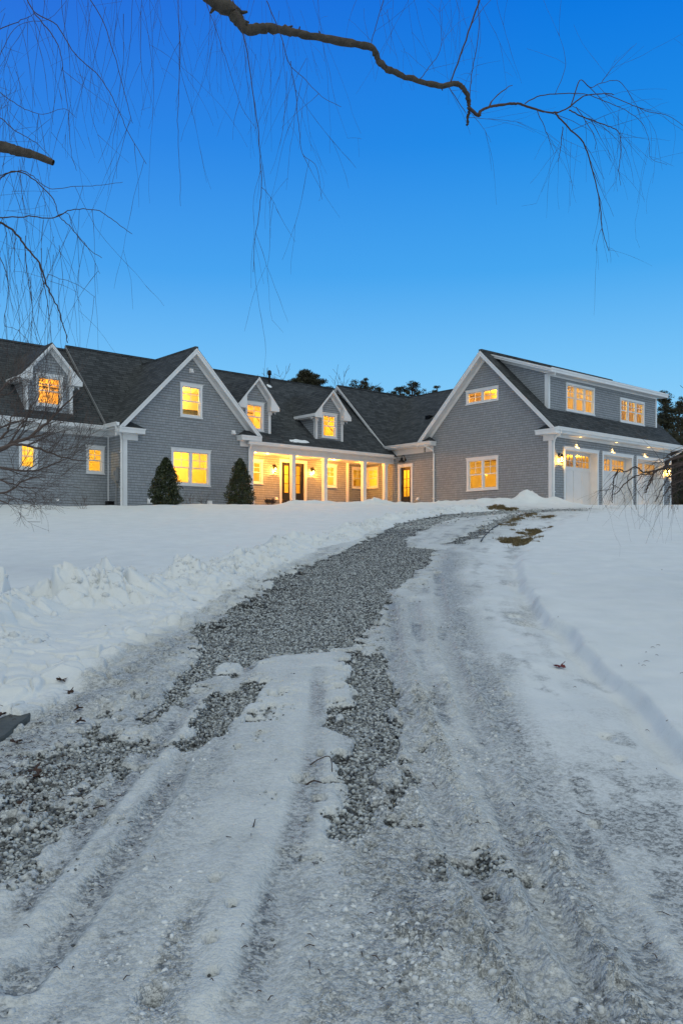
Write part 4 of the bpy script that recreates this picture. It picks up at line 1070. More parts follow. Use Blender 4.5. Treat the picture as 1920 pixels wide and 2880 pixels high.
# roof vents
ru = U(757.5, RV-.35); b = MB(); zz = mz(RV-.35)
b.tube([(ru, RV-.35, zz-.05), (ru, RV-.35, zz+.40)], .055, 10); b.tube([(ru, RV-.35, zz+.36), (ru, RV-.35, zz+.42), (ru, RV-.35, zz+.56), (ru, RV-.35, zz+.60)], [.07, .10, .09, .05], 10); H('roof_vent', b, 'bronze')
b = MB(); b.box((1.85, 8.35, wz(1.9)+.0), (2.15, 8.65, wz(1.9)+.17)); H('roof_vent', b, 'bronze')
mb = MB(); mb.box((-26.9, 10.3, BASE-.5), (GL, 10.6, BASE-.2)); H('foundation', mb, 'concrete')
mb = MB(); mb.box((-.25, sx0-.15, 1.62), (0, sx1+.25, 1.76)); H('door_step', mb, 'trim')
# ---------------------------------------------------------------- plants
class Tubes:
    """many tapered tubes in one mesh"""
    def __init__(s): s.V = []; s.F = []; s.n = 0
    def add(s, P, R, k=5):
        P = np.asarray(P, float); R = np.asarray(R, float); m = len(P)
        T = np.gradient(P, axis=0); T /= np.linalg.norm(T, axis=1)[:, None]+1e-9
        ref = np.array([0, 0, 1.]) if abs(T[0, 2]) < .8 else np.array([1., 0, 0])
        A = np.cross(T, ref); A /= np.linalg.norm(A, axis=1)[:, None]+1e-9; B = np.cross(T, A)
        a = np.arange(k)*2*np.pi/k
        ring = P[:, None]+R[:, None, None]*(np.cos(a)[None, :, None]*A[:, None]+np.sin(a)[None, :, None]*B[:, None])
        s.V.append(ring.reshape(-1, 3))
        i = np.arange(m-1)[:, None]*k+np.arange(k)[None]; j = np.arange(m-1)[:, None]*k+(np.arange(k)[None]+1) % k
        s.F.append(np.stack([i, j, j+k, i+k], -1).reshape(-1, 4)+s.n); s.n += m*k
    def build(s, name, mat, parent, smooth=True):
        return np_mesh(name, np.concatenate(s.V), np.concatenate(s.F), mat, parent, None, smooth)
def smooth_path(P, n=6):
    P = [np.array(p, float) for p in P]; out = []
    for i in range(len(P)-1):
        a, b, c, d = P[max(i-1, 0)], P[i], P[i+1], P[min(i+2, len(P)-1)]
        for k in range(n):
            t = k/n; out.append(.5*((2*b)+(-a+c)*t+(2*a-5*b+4*c-d)*t*t+(-a+3*b-3*c+d)*t**3))
    out.append(P[-1]); return np.array(out)
def at_root(o, root):                     # world-space mesh -> child of an unrotated root
    o.parent = root; o.matrix_parent_inverse = Matrix.Translation(root.location).inverted(); return o
def zg(x, y): return float(ground(np.array([x]), np.array([y]))[0])+EYE

def wiggle(P, amp, seed):
    r = np.random.default_rng(seed); return P+r.normal(0, amp, P.shape)
def hang(T, p, d, L, r, rnd, depth=0, droop=1.0, kids=.5, seg=.07):
    """a limp twig falling from p, heading d"""
    n = max(4, int(L/seg)); P = [np.array(p, float)]; d = np.array(d, float); d /= np.linalg.norm(d)
    bendv = rnd.normal(0, .10, 3)
    for i in range(n):
        d = d+np.array([0, 0, -.16*droop])*seg/.07*.6+bendv*seg*1.6+rnd.normal(0, .07, 3); d /= np.linalg.norm(d)
        P.append(P[-1]+d*L/n)
        if rnd.random() < kids*seg/.07*.12 and depth < 2 and i > 1:
            dd = d+rnd.normal(0, .45, 3); hang(T, P[-1], dd, L*(1-i/n)*rnd.uniform(.4, .9)+.08, r*.7, rnd, depth+1, droop, kids, seg)
    P = np.array(P); r = r*.85; R = np.linspace(r, max(r*.35, .0005), len(P))
    # buds
    R[rnd.random(len(R)) < .18] *= 1.5
    T.add(P, R, 3)

# --- the tree whose limb crosses the sky; its trunk stands left of the drive
def over_tree():
    rnd = np.random.default_rng(5)
    bx, by = -4.6, 5.6; bz_ = zg(bx, by)
    root = empty('birch_tree', (bx, by, bz_-.1)); tag(root, 'bare tree reaching a long grey limb and hanging twigs across the top of the sky', 'tree')
    T = Tubes(); trunk = smooth_path([(bx, by, bz_-.2), (bx+.05, by, bz_+1.5), (bx-.05, by+.1, bz_+3.2), (bx+.1, by+.1, bz_+4.6), (bx+.3, by, bz_+6.2)])
    T.add(trunk, np.linspace(.19, .09, len(trunk))*(1+.05*rnd.normal(0, 1, len(trunk))), 12); at_root(T.build('trunk', M['bark'], None), root)
    # main limb
    px = [(300,-330,5.6),(430,-160,5.6),(540,-60,5.7),(612,8,5.75),(655,28,5.8),(668,55,5.8),(700,82,5.8),(745,76,5.85),(800,84,5.9),(860,98,5.9),(960,116,6),(1043,132,6.05),(1062,165,6.1),(1090,192,6.1),(1150,217,6.15),(1232,240,6.2),(1282,234,6.25),(1306,252,6.25),(1316,282,6.3),(1318,312,6.3),(1313,352,6.3)]
    P = [(bx+.25, by+.05, bz_+5.6), (-3.6, 5.6, 6.35)]+[at(x, y, Y) for x, y, Y in px]
    L = smooth_path(P, 7); n = len(L); L[14:] += rnd.normal(0, .003, L[14:].shape)
    rad = np.interp(np.arange(n)/n, [0, .25, .45, .62, .75, .85, .93, 1], [.055, .045, .029, .022, .020, .018, .014, .007])
    rad *= 1+.10*rnd.normal(0, 1, n).clip(-1.5, 2)
    T = Tubes(); T.add(L, rad, 9)
    for i in range(30, n, 5):             # knots and spur stubs
        d = rnd.normal(0, 1, 3); d /= np.linalg.norm(d); T.add([L[i], L[i]+d*rad[i]*1.7], [rad[i]*.45, rad[i]*.15], 5)
    at_root(T.build('limb', M['bark'], None), root)
    T = Tubes()                            # lichen-grey second stub
    P = smooth_path([(bx+.05, by+.1, bz_+3.6)]+[at(x, y, Y) for x, y, Y in [(-330,470,5.0),(-120,402,4.9),(0,411,4.9),(50,424,4.9),(100,436,4.9),(150,457,4.9)]], 6)
    T.add(P, np.linspace(.05, .017, len(P))*(1+.06*rnd.normal(0, 1, len(P))), 8); at_root(T.build('broken_limb', M['bark'], None), root)
    # secondary branches traced from the sky
    T = Tubes()
    def path(pts, Y, r0, r1, kids=0, droop=.5, klen=.5):
        Q = smooth_path([at(x, y, Y+.02*i) for i, (x, y) in enumerate(pts)], 6)
        Q += rnd.normal(0, .0015, Q.shape)
        R = np.linspace(r0, r1, len(Q)); T.add(Q, R, 4)
        for _ in range(kids):
            i = rnd.integers(len(Q)//5, len(Q)-1); d = Q[min(i+1, len(Q)-1)]-Q[i-1]; d /= np.linalg.norm(d)
            hang(T, Q[i], d+rnd.normal(0, .55, 3), klen*rnd.uniform(.4, 1.1), max(.0009, R[i]*.5), rnd, 1, droop, .5)
        return Q
    Y = 6.25
    path([(1320,303),(1345,325),(1350,312),(1375,300),(1420,292),(1455,290),(1475,296),(1520,310),(1560,316),(1600,300),(1640,270),(1700,262),(1725,265)], Y, .0135, .003, 3)
    path([(1475,290),(1520,268),(1600,262),(1650,265),(1715,290),(1760,310),(1805,345),(1825,400),(1830,445),(1875,462)], Y, .004, .001, 7)
    path([(1600,308),(1640,328),(1700,350),(1740,372),(1745,420),(1740,480),(1745,520)], Y, .0055, .0013, 7)
    path([(1560,316),(1590,350),(1640,400),(1660,460),(1685,560),(1692,630),(1700,670),(1712,705)], Y, .0065, .0018, 9)
    path([(1692,640),(1682,665),(1675,705)], Y, .002, .001, 2)
    path([(1582,355),(1575,420),(1568,455)], Y, .0032, .0012, 5)
    path([(1510,312),(1540,380),(1555,430)], Y, .003, .001, 6)
    path([(1605,300),(1630,225),(1660,245),(1690,232),(1740,228),(1780,280),(1800,320)], Y, .0042, .001, 7)
    path([(1700,262),(1780,295),(1830,315),(1880,325),(1960,385),(2020,440)], Y, .0032, .0012, 6)
    path([(1620,300),(1670,380),(1672,420)], Y, .003, .001, 6)
    path([(1267,229),(1310,110),(1350,-10),(1400,-140)], Y-.3, .0045, .006, 2)
    path([(1320,300),(1325,210),(1345,90),(1340,-60)], Y-.2, .003, .002, 4)
    path([(1262,245),(1310,318)], Y-.1, .003, .002, 3)
    path([(1180,222),(1205,190),(1240,130),(1235,20)], Y-.1, .003, .001, 8)
    path([(1040,132),(1060,60),(1085,-30)], Y-.2, .0025, .002, 6)
    path([(1310,330),(1400,335),(1470,345)], Y, .0018, .0008, 4, .1)
    path([(1318,310),(1360,360),(1380,400)], Y, .0018, .0008, 4, .1)
    path([(1560,265),(1590,180),(1570,90)], Y, .002, .0007, 3, -.2)
    path([(1690,232),(1730,180),(1790,120)], Y, .0018, .0007, 3, -.2)
    # the hanging curtain
    tr = [([(500,-60),(505,150),(500,340),(505,470),(507,580)],5.4,.0022),
          ([(655,0),(690,120),(710,250),(727,380),(735,520),(728,600),(716,680),(712,765)],5.2,.0033),
          ([(735,525),(765,560),(785,602)],5.2,.0015),
          ([(750,0),(790,100),(815,180),(850,215),(905,270),(960,300)],5.2,.0026),
          ([(815,170),(830,250),(840,350),(850,430),(890,470),(905,560)],5.2,.0022),
          ([(560,-40),(600,60),(640,180),(680,300),(720,360)],5.6,.002),
          ([(60,-40),(95,30),(160,70),(210,150),(280,215),(330,300),(360,370),(412,460)],4.8,.0032),
          ([(95,35),(150,100),(170,150),(180,220),(190,300),(200,420),(215,480)],4.8,.003),
          ([(230,-40),(290,60),(340,220),(365,320),(372,345)],5.0,.0026),
          ([(0,80),(60,55),(95,38)],4.8,.003),
          ([(0,152),(50,70),(140,50),(200,-20)],4.6,.002),
          ([(0,492),(60,480),(100,500),(140,530),(200,525),(270,520),(345,512)],4.4,.0025),
          ([(0,500),(40,480),(90,500),(150,560),(165,605),(200,640),(240,690),(285,725)],4.4,.0034),
          ([(0,612),(80,608),(150,612),(200,590),(270,590),(320,620),(370,658)],4.4,.0034),
          ([(150,612),(190,600),(210,650),(250,700),(280,770)],4.4,.002),
          ([(-40,610),(0,625),(40,650),(70,690),(110,740),(135,810),(160,860),(180,920),(190,965)],4.4,.0062),
          ([(70,690),(75,760),(90,850),(90,900),(85,965)],4.4,.0025),
          ([(110,740),(130,830),(140,900),(145,965)],4.4,.0025),
          ([(135,770),(160,780),(220,800),(268,836)],4.4,.0016),
          ([(0,330),(50,370),(100,400),(150,450)],4.4,.0025),
          ([(-20,690),(10,745),(22,800),(20,850),(12,912),(45,925),(80,960)],4.2,.0022),
          ([(0,260),(60,300),(120,320),(180,305),(215,330)],4.5,.002)]
    for pts, Y, r0 in tr:
        Q = path(pts, Y, r0, r0*.4, 0)
        k = 2+len(pts)//2
        for _ in range(k):
            i = rnd.integers(1, len(Q)-1); hang(T, Q[i], (rnd.normal(0, .35), rnd.normal(0, .3), -1), rnd.uniform(.25, .8), .0013, rnd, 1, .7, .7)
    at_root(T.build('branches', M['twig'], None), root)
    T = Tubes()
    def strands(n, x0, x1, y0, y1, Y0, Y1, L0, L1, r):
        for _ in range(n):
            x = rnd.uniform(x0, x1); y = rnd.uniform(y0, y1); Y = rnd.uniform(Y0, Y1)
            hang(T, at(x, y, Y), (rnd.normal(.08, .28), rnd.normal(0, .25), -1), rnd.uniform(L0, L1), r*rnd.uniform(.6, 1.2), rnd, 0, .8, .8)
    strands(26, 0, 420, -120, 40, 4.6, 7, .5, 1.25, .0017)
    strands(32, 330, 960, -200, 30, 5, 7.5, .5, 1.2, .0011)
    strands(12, 640, 960, 60, 200, 5, 6.4, .4, .9, .0013)
    strands(18, 1000, 1400, -120, 40, 5.4, 7, .3, .7, .0012)
    strands(14, -20, 60, 60, 500, 4.2, 5.5, .3, .8, .0014)
    strands(20, 40, 180, 560, 800, 4.3, 4.6, .25, .5, .0014)
    strands(8, -10, 60, 560, 800, 4.2, 4.6, .2, .5, .0013)
    strands(20, 1560, 1860, 300, 420, 6.2, 6.6, .2, .55, .0011)
    for _ in range(26):                   # short upright side shoots on the left
        x, y = rnd.uniform(-10, 45), rnd.uniform(40, 620); hang(T, at(x, y, 5), (rnd.normal(.3, .5), 0, rnd.normal(.2, .6)), rnd.uniform(.1, .3), .0012, rnd, 1, .2, 1.2, .04)
    o = at_root(T.build('twigs', M['twig'], None), root); o['kind'] = 'stuff'
over_tree()

# --- branching bare trees
def grow(T, p, d, L, r, rnd, lvl, maxl, up=.0, spread=.6, seg=.10, minr=.0012):
    n = max(3, int(L/seg)); P = [np.array(p, float)]; d = np.array(d, float); d /= np.linalg.norm(d); ds = []
    for i in range(n):
        d = d+rnd.normal(0, .09, 3)+np.array([0, 0, up*.06]); d /= np.linalg.norm(d); P.append(P[-1]+d*L/n); ds.append(d)
    T.add(np.array(P), np.maximum(np.linspace(r, r*.45, len(P)), minr), 6 if r > .02 else (4 if r > .006 else 3))
    if lvl >= maxl: return
    k = rnd.integers(3, 6)
    for j in range(k):
        i = int(n*(.25+.75*(j+rnd.random())/k)); i = min(i, n-1)
        q = np.cross(ds[i], rnd.normal(0, 1, 3)); q /= np.linalg.norm(q)+1e-9
        grow(T, P[i+1], ds[i]+q*spread*rnd.uniform(.6, 1.3), L*rnd.uniform(.45, .72), max(minr, r*rnd.uniform(.42, .6)), rnd, lvl+1, maxl, up, spread, seg*.8, minr)

def maple():
    rnd = np.random.default_rng(21); bx, by = -6.3, 12.2; bz_ = zg(bx, by)
    root = empty('maple_tree', (bx, by, bz_-.1)); tag(root, 'bare ornamental maple with fine grey twigs spreading before the left wing', 'tree')
    T = Tubes(); P = smooth_path([(bx, by, bz_-.2), (bx+.1, by, bz_+.6), (bx+.35, by-.05, bz_+1.2), (bx+.8, by, bz_+1.6)]); T.add(P, np.linspace(.09, .055, len(P)), 9); at_root(T.build('trunk', M['maple'], None), root)
    T = Tubes(); S0 = (bx+.7, by, bz_+1.5); Y = 12.3
    tr = [([(0,1263),(41,1244),(80,1231),(118,1200),(147,1174),(166,1155),(204,1117),(229,1090)],Y,.020,2.0,9),
          ([(0,1262),(50,1250),(112,1263),(160,1280),(204,1292),(242,1296)],Y-.2,.016,1.6,9),
          ([(0,1315),(60,1325),(120,1318),(180,1290)],Y-.3,.014,1.2,8),
          ([(0,1385),(64,1352),(128,1337)],Y-.4,.013,.8,7),
          ([(0,1230),(25,1200),(35,1170),(80,1160)],Y,.013,1.1,7),
          ([(0,1100),(30,1070),(60,1060)],Y+.2,.012,1.0,5),
          ([(0,1205),(60,1185),(110,1190)],Y+.3,.012,1.0,7),
          ([(-30,1130),(20,1110),(45,1090)],Y,.012,.8,4),
          ([(0,1410),(30,1402),(50,1412)],Y-1.0,.008,.4,2),
          ([(0,1350),(70,1370),(110,1372)],Y-.2,.010,.7,5)]
    for pts, Yy, r0, up, k in tr:
        Q = smooth_path([S0]+[at(x, y, Yy) for x, y in pts], 5); Q[5:] += rnd.normal(0, .006, Q[5:].shape)
        R = np.linspace(r0*1.7, r0*.28, len(Q)); T.add(Q, R, 6)
        for _ in range(k+4):
            i = rnd.integers(5, len(Q)-1); d = Q[i]-Q[i-1]; d /= np.linalg.norm(d)
            grow(T, Q[i], d*.6+np.array([rnd.normal(.2, .5), rnd.normal(0, .5), rnd.normal(.25*up, .45)]), rnd.uniform(.28, .62), R[i]*.42, rnd, 0, 2, up*.5, .75, .06, .0015)
    o = at_root(T.build('branches', M['maple'], None), root)
maple()

def weeper():
    rnd = np.random.default_rng(33); bx, by = 5.6, 9.6; bz_ = zg(bx, by)
    root = empty('weeping_tree', (bx, by, bz_-.1)); tag(root, 'small weeping tree arching bare dark branches in front of the garage doors', 'tree')
    T = Tubes(); P = smooth_path([(bx, by, bz_-.2), (bx-.05, by, bz_+.7), (bx+.05, by, bz_+1.5), (bx-.1, by, bz_+2.0)]); T.add(P, np.linspace(.08, .05, len(P)), 9); at_root(T.build('trunk', M['weep'], None), root)
    T = Tubes(); z5 = lambda x, y, Y: at(1480+x/3.564, 1000+y/3.564, Y)
    S0 = (bx-.1, by, bz_+1.95)
    tr = [([(1568,1000),(1400,1112),(1270,1160),(1175,1172),(1130,1135),(1080,1118),(1000,1160),(940,1145),(865,1140)],9.3,.016,.006),
          ([(1568,1060),(1480,1110),(1300,1150),(1190,1172)],9.3,.012,.008),
          ([(920,1145),(880,1220),(868,1300),(862,1400),(860,1478)],9.3,.010,.005),
          ([(1568,1010),(1420,1080),(1270,1180),(1100,1205),(1000,1270),(940,1340),(880,1390)],9.2,.013,.006),
          ([(1568,1080),(1400,1120),(1290,1160),(1260,1230),(1220,1310),(1188,1382)],9.1,.014,.006),
          ([(1290,1160),(1230,1260),(1190,1370)],9.0,.010,.005),
          ([(1568,1100),(1450,1180),(1390,1270),(1340,1360),(1290,1470)],9.0,.010,.004),
          ([(1568,1160),(1480,1230),(1440,1310),(1380,1400),(1340,1490)],8.9,.010,.004),
          ([(1060,1120),(1020,1200),(1015,1300),(1060,1420),(1100,1535)],9.2,.006,.003),
          ([(1170,1175),(1100,1290),(1110,1350),(1180,1450)],9.2,.006,.002),
          ([(1568,940),(1450,1050),(1340,1070),(1270,1080),(1210,1130),(1200,1180)],9.4,.008,.003),
          ([(1568,960),(1500,990),(1400,1060),(1300,1045)],9.4,.006,.002),
          ([(940,1150),(880,1230),(840,1300),(770,1420),(750,1450)],9.3,.005,.002),
          ([(900,1290),(840,1340),(740,1350),(670,1380)],9.3,.004,.0015),
          ([(868,1300),(930,1330),(980,1420),(990,1520)],9.3,.0045,.002),
          ([(1568,1250),(1500,1330),(1460,1420),(1455,1540)],8.8,.007,.003),
          ([(1568,1330),(1520,1430),(1510,1550)],8.8,.006,.003)]
    for pts, Y, r0, r1 in tr:
        full = pts[0][0] >= 1568
        Q = smooth_path(([S0] if full else [])+[z5(x, y, Y) for x, y in pts], 6); Q[3:] += rnd.normal(0, .004, Q[3:].shape)
        R = np.linspace(r0, r1, len(Q))*.8; T.add(Q, R, 6)
        for _ in range(5):
            i = rnd.integers(6 if full else 1, len(Q)-1)
            hang(T, Q[i], (rnd.normal(-.3, .6), rnd.normal(0, .4), rnd.normal(-.6, .4)), rnd.uniform(.12, .5), R[i]*.4, rnd, 0, 1.0, .9, .05)
    for _ in range(40):
        p = z5(rnd.uniform(1380, 1700), rnd.uniform(960, 1300), rnd.uniform(8.8, 9.8))
        hang(T, p, (rnd.normal(-.5, .5), rnd.normal(0, .4), rnd.normal(-.3, .5)), rnd.uniform(.3, .8), .003, rnd, 0, 1.0, .6, .06)
    for k in range(22):                   # the rest of the umbrella, on the far sides of the trunk
        a = rnd.uniform(-1.75, 1.5); L = rnd.uniform(1.1, 2.1); dx, dy = math.cos(a), math.sin(a); h0 = rnd.uniform(1.75, 2.0)
        Q = smooth_path([(bx-.1, by, bz_+h0), (bx+dx*L*.35, by+dy*L*.35, bz_+h0+.28), (bx+dx*L*.75, by+dy*L*.75, bz_+h0+.05), (bx+dx*L, by+dy*L, bz_+h0-.7), (bx+dx*L*1.05, by+dy*L*1.05, bz_+h0-1.2)], 6)
        Q[3:] += rnd.normal(0, .015, Q[3:].shape); R = np.linspace(.02, .004, len(Q)); T.add(Q, R, 6)
        for _ in range(7):
            i = rnd.integers(5, len(Q)-1); hang(T, Q[i], (dx*.5+rnd.normal(0, .4), dy*.5+rnd.normal(0, .4), -.3), rnd.uniform(.3, .9), R[i]*.4, rnd, 0, 1.0, .8, .06)
    at_root(T.build('branches', M['weep'], None), root)
weeper()

def leaves(name, P, size, mat, parent, shade, nrm=None, aspect=.5):
    n = len(P); a = RNG.normal(0, 1, (n, 3)); a /= np.linalg.norm(a, axis=1)[:, None]
    b = np.cross(a, RNG.normal(0, 1, (n, 3))); b /= np.linalg.norm(b, axis=1)[:, None]
    s = size[:, None]
    V_ = np.stack([P-a*s, P+b*s*aspect, P+a*s, P-b*s*aspect], 1).reshape(-1, 3)
    Fq = np.arange(n*4).reshape(-1, 4)
    o = np_mesh(name, V_, Fq, mat, None, {'rnd': np.repeat(shade, 4)}); at_root(o, parent); return o

def cone_shrub(px, Yd, hgt, wid, label, seed):
    rnd = np.random.default_rng(seed); x = (px-CX)/F*Yd; z0 = zg(x, Yd)-.06
    root = empty('holly_shrub', (x, Yd, z0)); tag(root, label, 'shrub', 'clipped evergreen cones by the house wall')
    T = Tubes(); T.add([(x, Yd, z0-.1), (x, Yd, z0+hgt*.5), (x, Yd, z0+hgt*.95)], [.04, .03, .008], 6)
    for k in range(40):
        t = rnd.uniform(.05, .9); a = rnd.uniform(0, 6.28); w = wid/2*(1-t)**.7*.85
        T.add([(x, Yd, z0+hgt*t), (x+math.cos(a)*w, Yd+math.sin(a)*w, z0+hgt*t+.12)], [.01, .003], 3)
    at_root(T.build('stem', M['bark'], None), root)
    n = 9500; t = rnd.uniform(0, 1, n)**1.25; a = rnd.uniform(0, 6.283, n)
    prof = np.interp(t, [0, .06, .25, .55, .8, .93, 1], [.80, .97, 1, .76, .46, .26, .06])
    lump = .72+.45*vn(a*2.2+seed, t*8, seed)+.30*(vn(a*7, t*20, seed+1)-.5)
    rr = wid/2*prof*lump*np.sqrt(rnd.uniform(.22, 1, n))+np.where(rnd.random(n) < .04, .05, 0)
    P = np.stack([x+np.cos(a)*rr, Yd+np.sin(a)*rr, z0+.03+hgt*t*(.97+.04*lump)], -1)
    sh = np.clip(rnd.beta(1.1, 1.8, n)+.2*(vn(a*3, t*12, seed+4)-.5), 0, 1)
    leaves('foliage', P, rnd.uniform(.022, .05, n), M['holly'], root, sh)
cone_shrub(466, 31.0, 1.68, 1.16, 'conical dark evergreen overlapping the left edge of the wide lit window', 3)
cone_shrub(675, 34.2, 1.86, 1.16, 'conical dark evergreen beside the left end of the porch', 9)
def low_shrub(px, Yd, h, w, label, seed):
    rnd = np.random.default_rng(seed); x = (px-CX)/F*Yd; z0 = zg(x, Yd)-.04
    root = empty('low_shrub', (x, Yd, z0)); tag(root, label, 'shrub', 'small brown shrubs along the porch edge')
    T = Tubes(); tips = []
    for k in range(38):
        a = rnd.uniform(0, 6.28); e = rnd.uniform(.1, 1); P = [(x, Yd, z0), (x+math.cos(a)*w*.3*e, Yd+math.sin(a)*w*.3*e, z0+h*.6), (x+math.cos(a)*w*.5*e, Yd+math.sin(a)*w*.5*e, z0+h*rnd.uniform(.7, 1.05))]
        T.add(P, [.005, .004, .002], 3); tips.append(P)
    at_root(T.build('stem', M['twig'], None), root)
    tips = np.array(tips); n = 900; i = rnd.integers(0, len(tips), n); t = rnd.uniform(.3, 1, n)[:, None]
    P = tips[i, 1]*(1-t)+tips[i, 2]*t+rnd.normal(0, .03, (n, 3)); leaves('foliage', P, rnd.uniform(.015, .03, n), M['boxwood'], root, rnd.random(n))
low_shrub(761, 36.2, .42, .55, 'low spiky brown shrub left of the dark double doors', 4)
low_shrub(808, 36.9, .46, .52, 'low rounded reddish shrub at the foot of the second porch column', 5)
low_shrub(952, 38.8, .30, .6, 'sparse low shrub poking from snow between porch columns', 6)
def bare_shrub(px, Yd, h, w, label, seed):
    rnd = np.random.default_rng(seed); x = (px-CX)/F*Yd; z0 = zg(x, Yd)-.04
    root = empty('bare_shrub', (x, Yd, z0)); tag(root, label, 'shrub', 'leafless young shrubs in the snow by the wall')
    T = Tubes()
    for k in range(12):
        grow(T, (x+rnd.normal(0, w*.1), Yd, z0), (rnd.normal(0, .5), rnd.normal(0, .3), 1), h*rnd.uniform(.5, .9), .004, rnd, 1, 2, .2, .5, .1, .0022)
    at_root(T.build('stem', M['maple'], None), root)
bare_shrub(530, 33.0, .50, .9, 'thin leafless shrub right of the wide lit window', 1)
bare_shrub(138, 28.3, .75, .8, 'thin leafless shrub in front of the left wing wall', 2)
bare_shrub(235, 29.4, .5, .6, 'thin leafless shrub below the small lit square window', 8)
bare_shrub(572, 33.5, .42, .5, 'tiny leafless shrub beside the low white wall vent', 12)

# --- trees behind the house
def pine(px, ytop, Yd, wid, label, seed, full=1.0, clumps=80, round_=True, depth_frac=.32):
    rnd = np.random.default_rng(seed); x = (px-CX)/F*Yd; z0 = 1.6+EYE; zt = EYE+(HY-ytop)/F*Yd; h = zt-z0
    root = empty('pine_tree', (x, Yd, z0)); tag(root, label, 'tree', 'dark pines behind the house')
    T = Tubes(); tp = smooth_path([(x, Yd, z0-.3), (x+rnd.normal(0, .15), Yd, z0+h*.4), (x+rnd.normal(0, .2), Yd, z0+h*.75), (x, Yd, zt-.25)]); T.add(tp, np.linspace(.22, .03, len(tp)), 7)
    C = []
    for k in range(clumps):
        t = rnd.uniform(1-depth_frac, 1.0); a = rnd.uniform(0, 6.283)
        tt = (t-(1-depth_frac))/depth_frac
        w = wid/2*((1-tt**3.5)**.6 if round_ else (1-tt)**.8+.12)*rnd.uniform(.25, 1.08)*(.75+.5*vn(np.array([a*1.4]), np.array([tt*4.]), seed)[0])
        c = np.array([x+math.cos(a)*w, Yd+math.sin(a)*w, z0+h*t-.15*w])
        base = tp[min(len(tp)-1, int(len(tp)*max(.3, t-.10)))]
        T.add(smooth_path([base, (base+c)/2+rnd.normal(0, .08, 3)+np.array([0, 0, -.1]), c], 3), np.linspace(.045, .012, 7), 4); C.append(c)
    at_root(T.build('trunk', M['weep'], None), root)
    C = np.array(C); n = int(clumps*75*full); i = rnd.integers(0, len(C), n); d = rnd.normal(0, 1, (n, 3)); d /= np.linalg.norm(d, axis=1)[:, None]
    rad = rnd.uniform(.16, .42, len(C))[i]*(wid/3.5)**.3
    P = C[i]+d*(rad*rnd.random(n)**.4)[:, None]*np.array([1.25, 1.25, .6])
    sh = np.clip(.35+.35*d[:, 2]*0+rnd.normal(0, .22, n)+.25*(rnd.random(len(C))[i]-.5), 0, 1)
    leaves('crown', P, rnd.uniform(.06, .13, n), M['pine'], root, sh, aspect=.22)
pine(862, 1044, 62, 3.7, 'broad round-topped dark pine showing above the porch roof ridge', 1, 1.5, 190)
pine(900, 1060, 63, 1.9, 'small dark pine at the right side of the broad round pine', 2, 1, 40)
pine(1020, 1060, 64, 2.9, 'dark pine showing behind the roof peak right of the porch dormer', 3, 1.1, 70)
pine(1055, 1086, 66, 2.2, 'low pine crown right behind the peaked ridge', 13, .8, 36)
pine(1125, 1088, 62, 2.2, 'lower bushy pine left of the taller open pine over the roof valley', 4, 1.2, 50)
pine(1163, 1066, 62, 2.7, 'taller open-branched pine over the roof valley', 5, .8, 60, False)
pine(1226, 1086, 64, 1.2, 'tiny pine tip near the tall garage rake', 6, .8, 18)
pine(1198, 1101, 66, 1.5, 'low pine tips just above the wing ridge', 16, .7, 20)
pine(1100, 1108, 66, 1.5, 'low pine tips behind the dip of the roof', 18, .7, 20)
pine(1868, 1100, 58, 3.2, 'tall dark pine right beside the garage end', 7, 1.1, 170, False, .85)
pine(1915, 1118, 60, 3.4, 'tall hazy pine at the right margin beyond the garage', 8, 1.0, 150, False, .85)
pine(1960, 1105, 62, 4.0, 'tall pine just outside the right margin', 20, 1.0, 120, False, .85)
pine(1890, 1215, 54, 2.6, 'shorter dark pine filling the gap right of the garage', 21, 1.1, 120, True, .95)
pine(1930, 1290, 50, 3.0, 'low dark evergreen near the drive end right of garage', 22, 1.1, 110, True, .95)
def bare_tree(px, ytop, Yd, label, seed, wid=.5):
    rnd = np.random.default_rng(seed); x = (px-CX)/F*Yd; z0 = 1.6+EYE; zt = EYE+(HY-ytop)/F*Yd; h = zt-z0
    root = empty('bare_tree', (x, Yd, z0)); tag(root, label, 'tree', 'leafless trees behind the house')
    T = Tubes(); P = smooth_path([(x, Yd, z0-.3), (x+.1, Yd, z0+h*.3), (x, Yd, z0+h*.62)]); T.add(P, np.linspace(.2, .12, len(P)), 7); at_root(T.build('trunk', M['weep'], None), root)
    T = Tubes()
    for k in range(9):
        grow(T, P[rnd.integers(len(P)//2, len(P))], (rnd.normal(0, wid), rnd.normal(0, wid), 1), h*rnd.uniform(.17, .25), .05, rnd, 0, 3, .5, .6, .4, .010)
    at_root(T.build('crown', M['maple'], None), root)
for k, (px, yt, Yd, lab) in enumerate([(705, 1062, 66, 'leafless treetop left of the black roof vent pipe'), (790, 1052, 68, 'leafless treetop between roof vent pipe and round pine'), (822, 1060, 70, 'fine leafless twigs just left of the round pine'),
        (930, 1068, 68, 'leafless treetop right of the round pine'), (965, 1082, 70, 'leafless twigs near the roof peak'), (1070, 1092, 70, 'leafless tree faint behind the connecting ridge'), (640, 1056, 68, 'leafless twigs above ridge left of the dormer peak'),
        (1905, 1200, 66, 'leafless tall tree at the right edge of the view'), (1885, 1280, 60, 'leafless tree rising just past the garage eave'), (1935, 1270, 56, 'leafless tree half outside the right edge')]):
    bare_tree(px, yt, Yd, lab, 40+k)
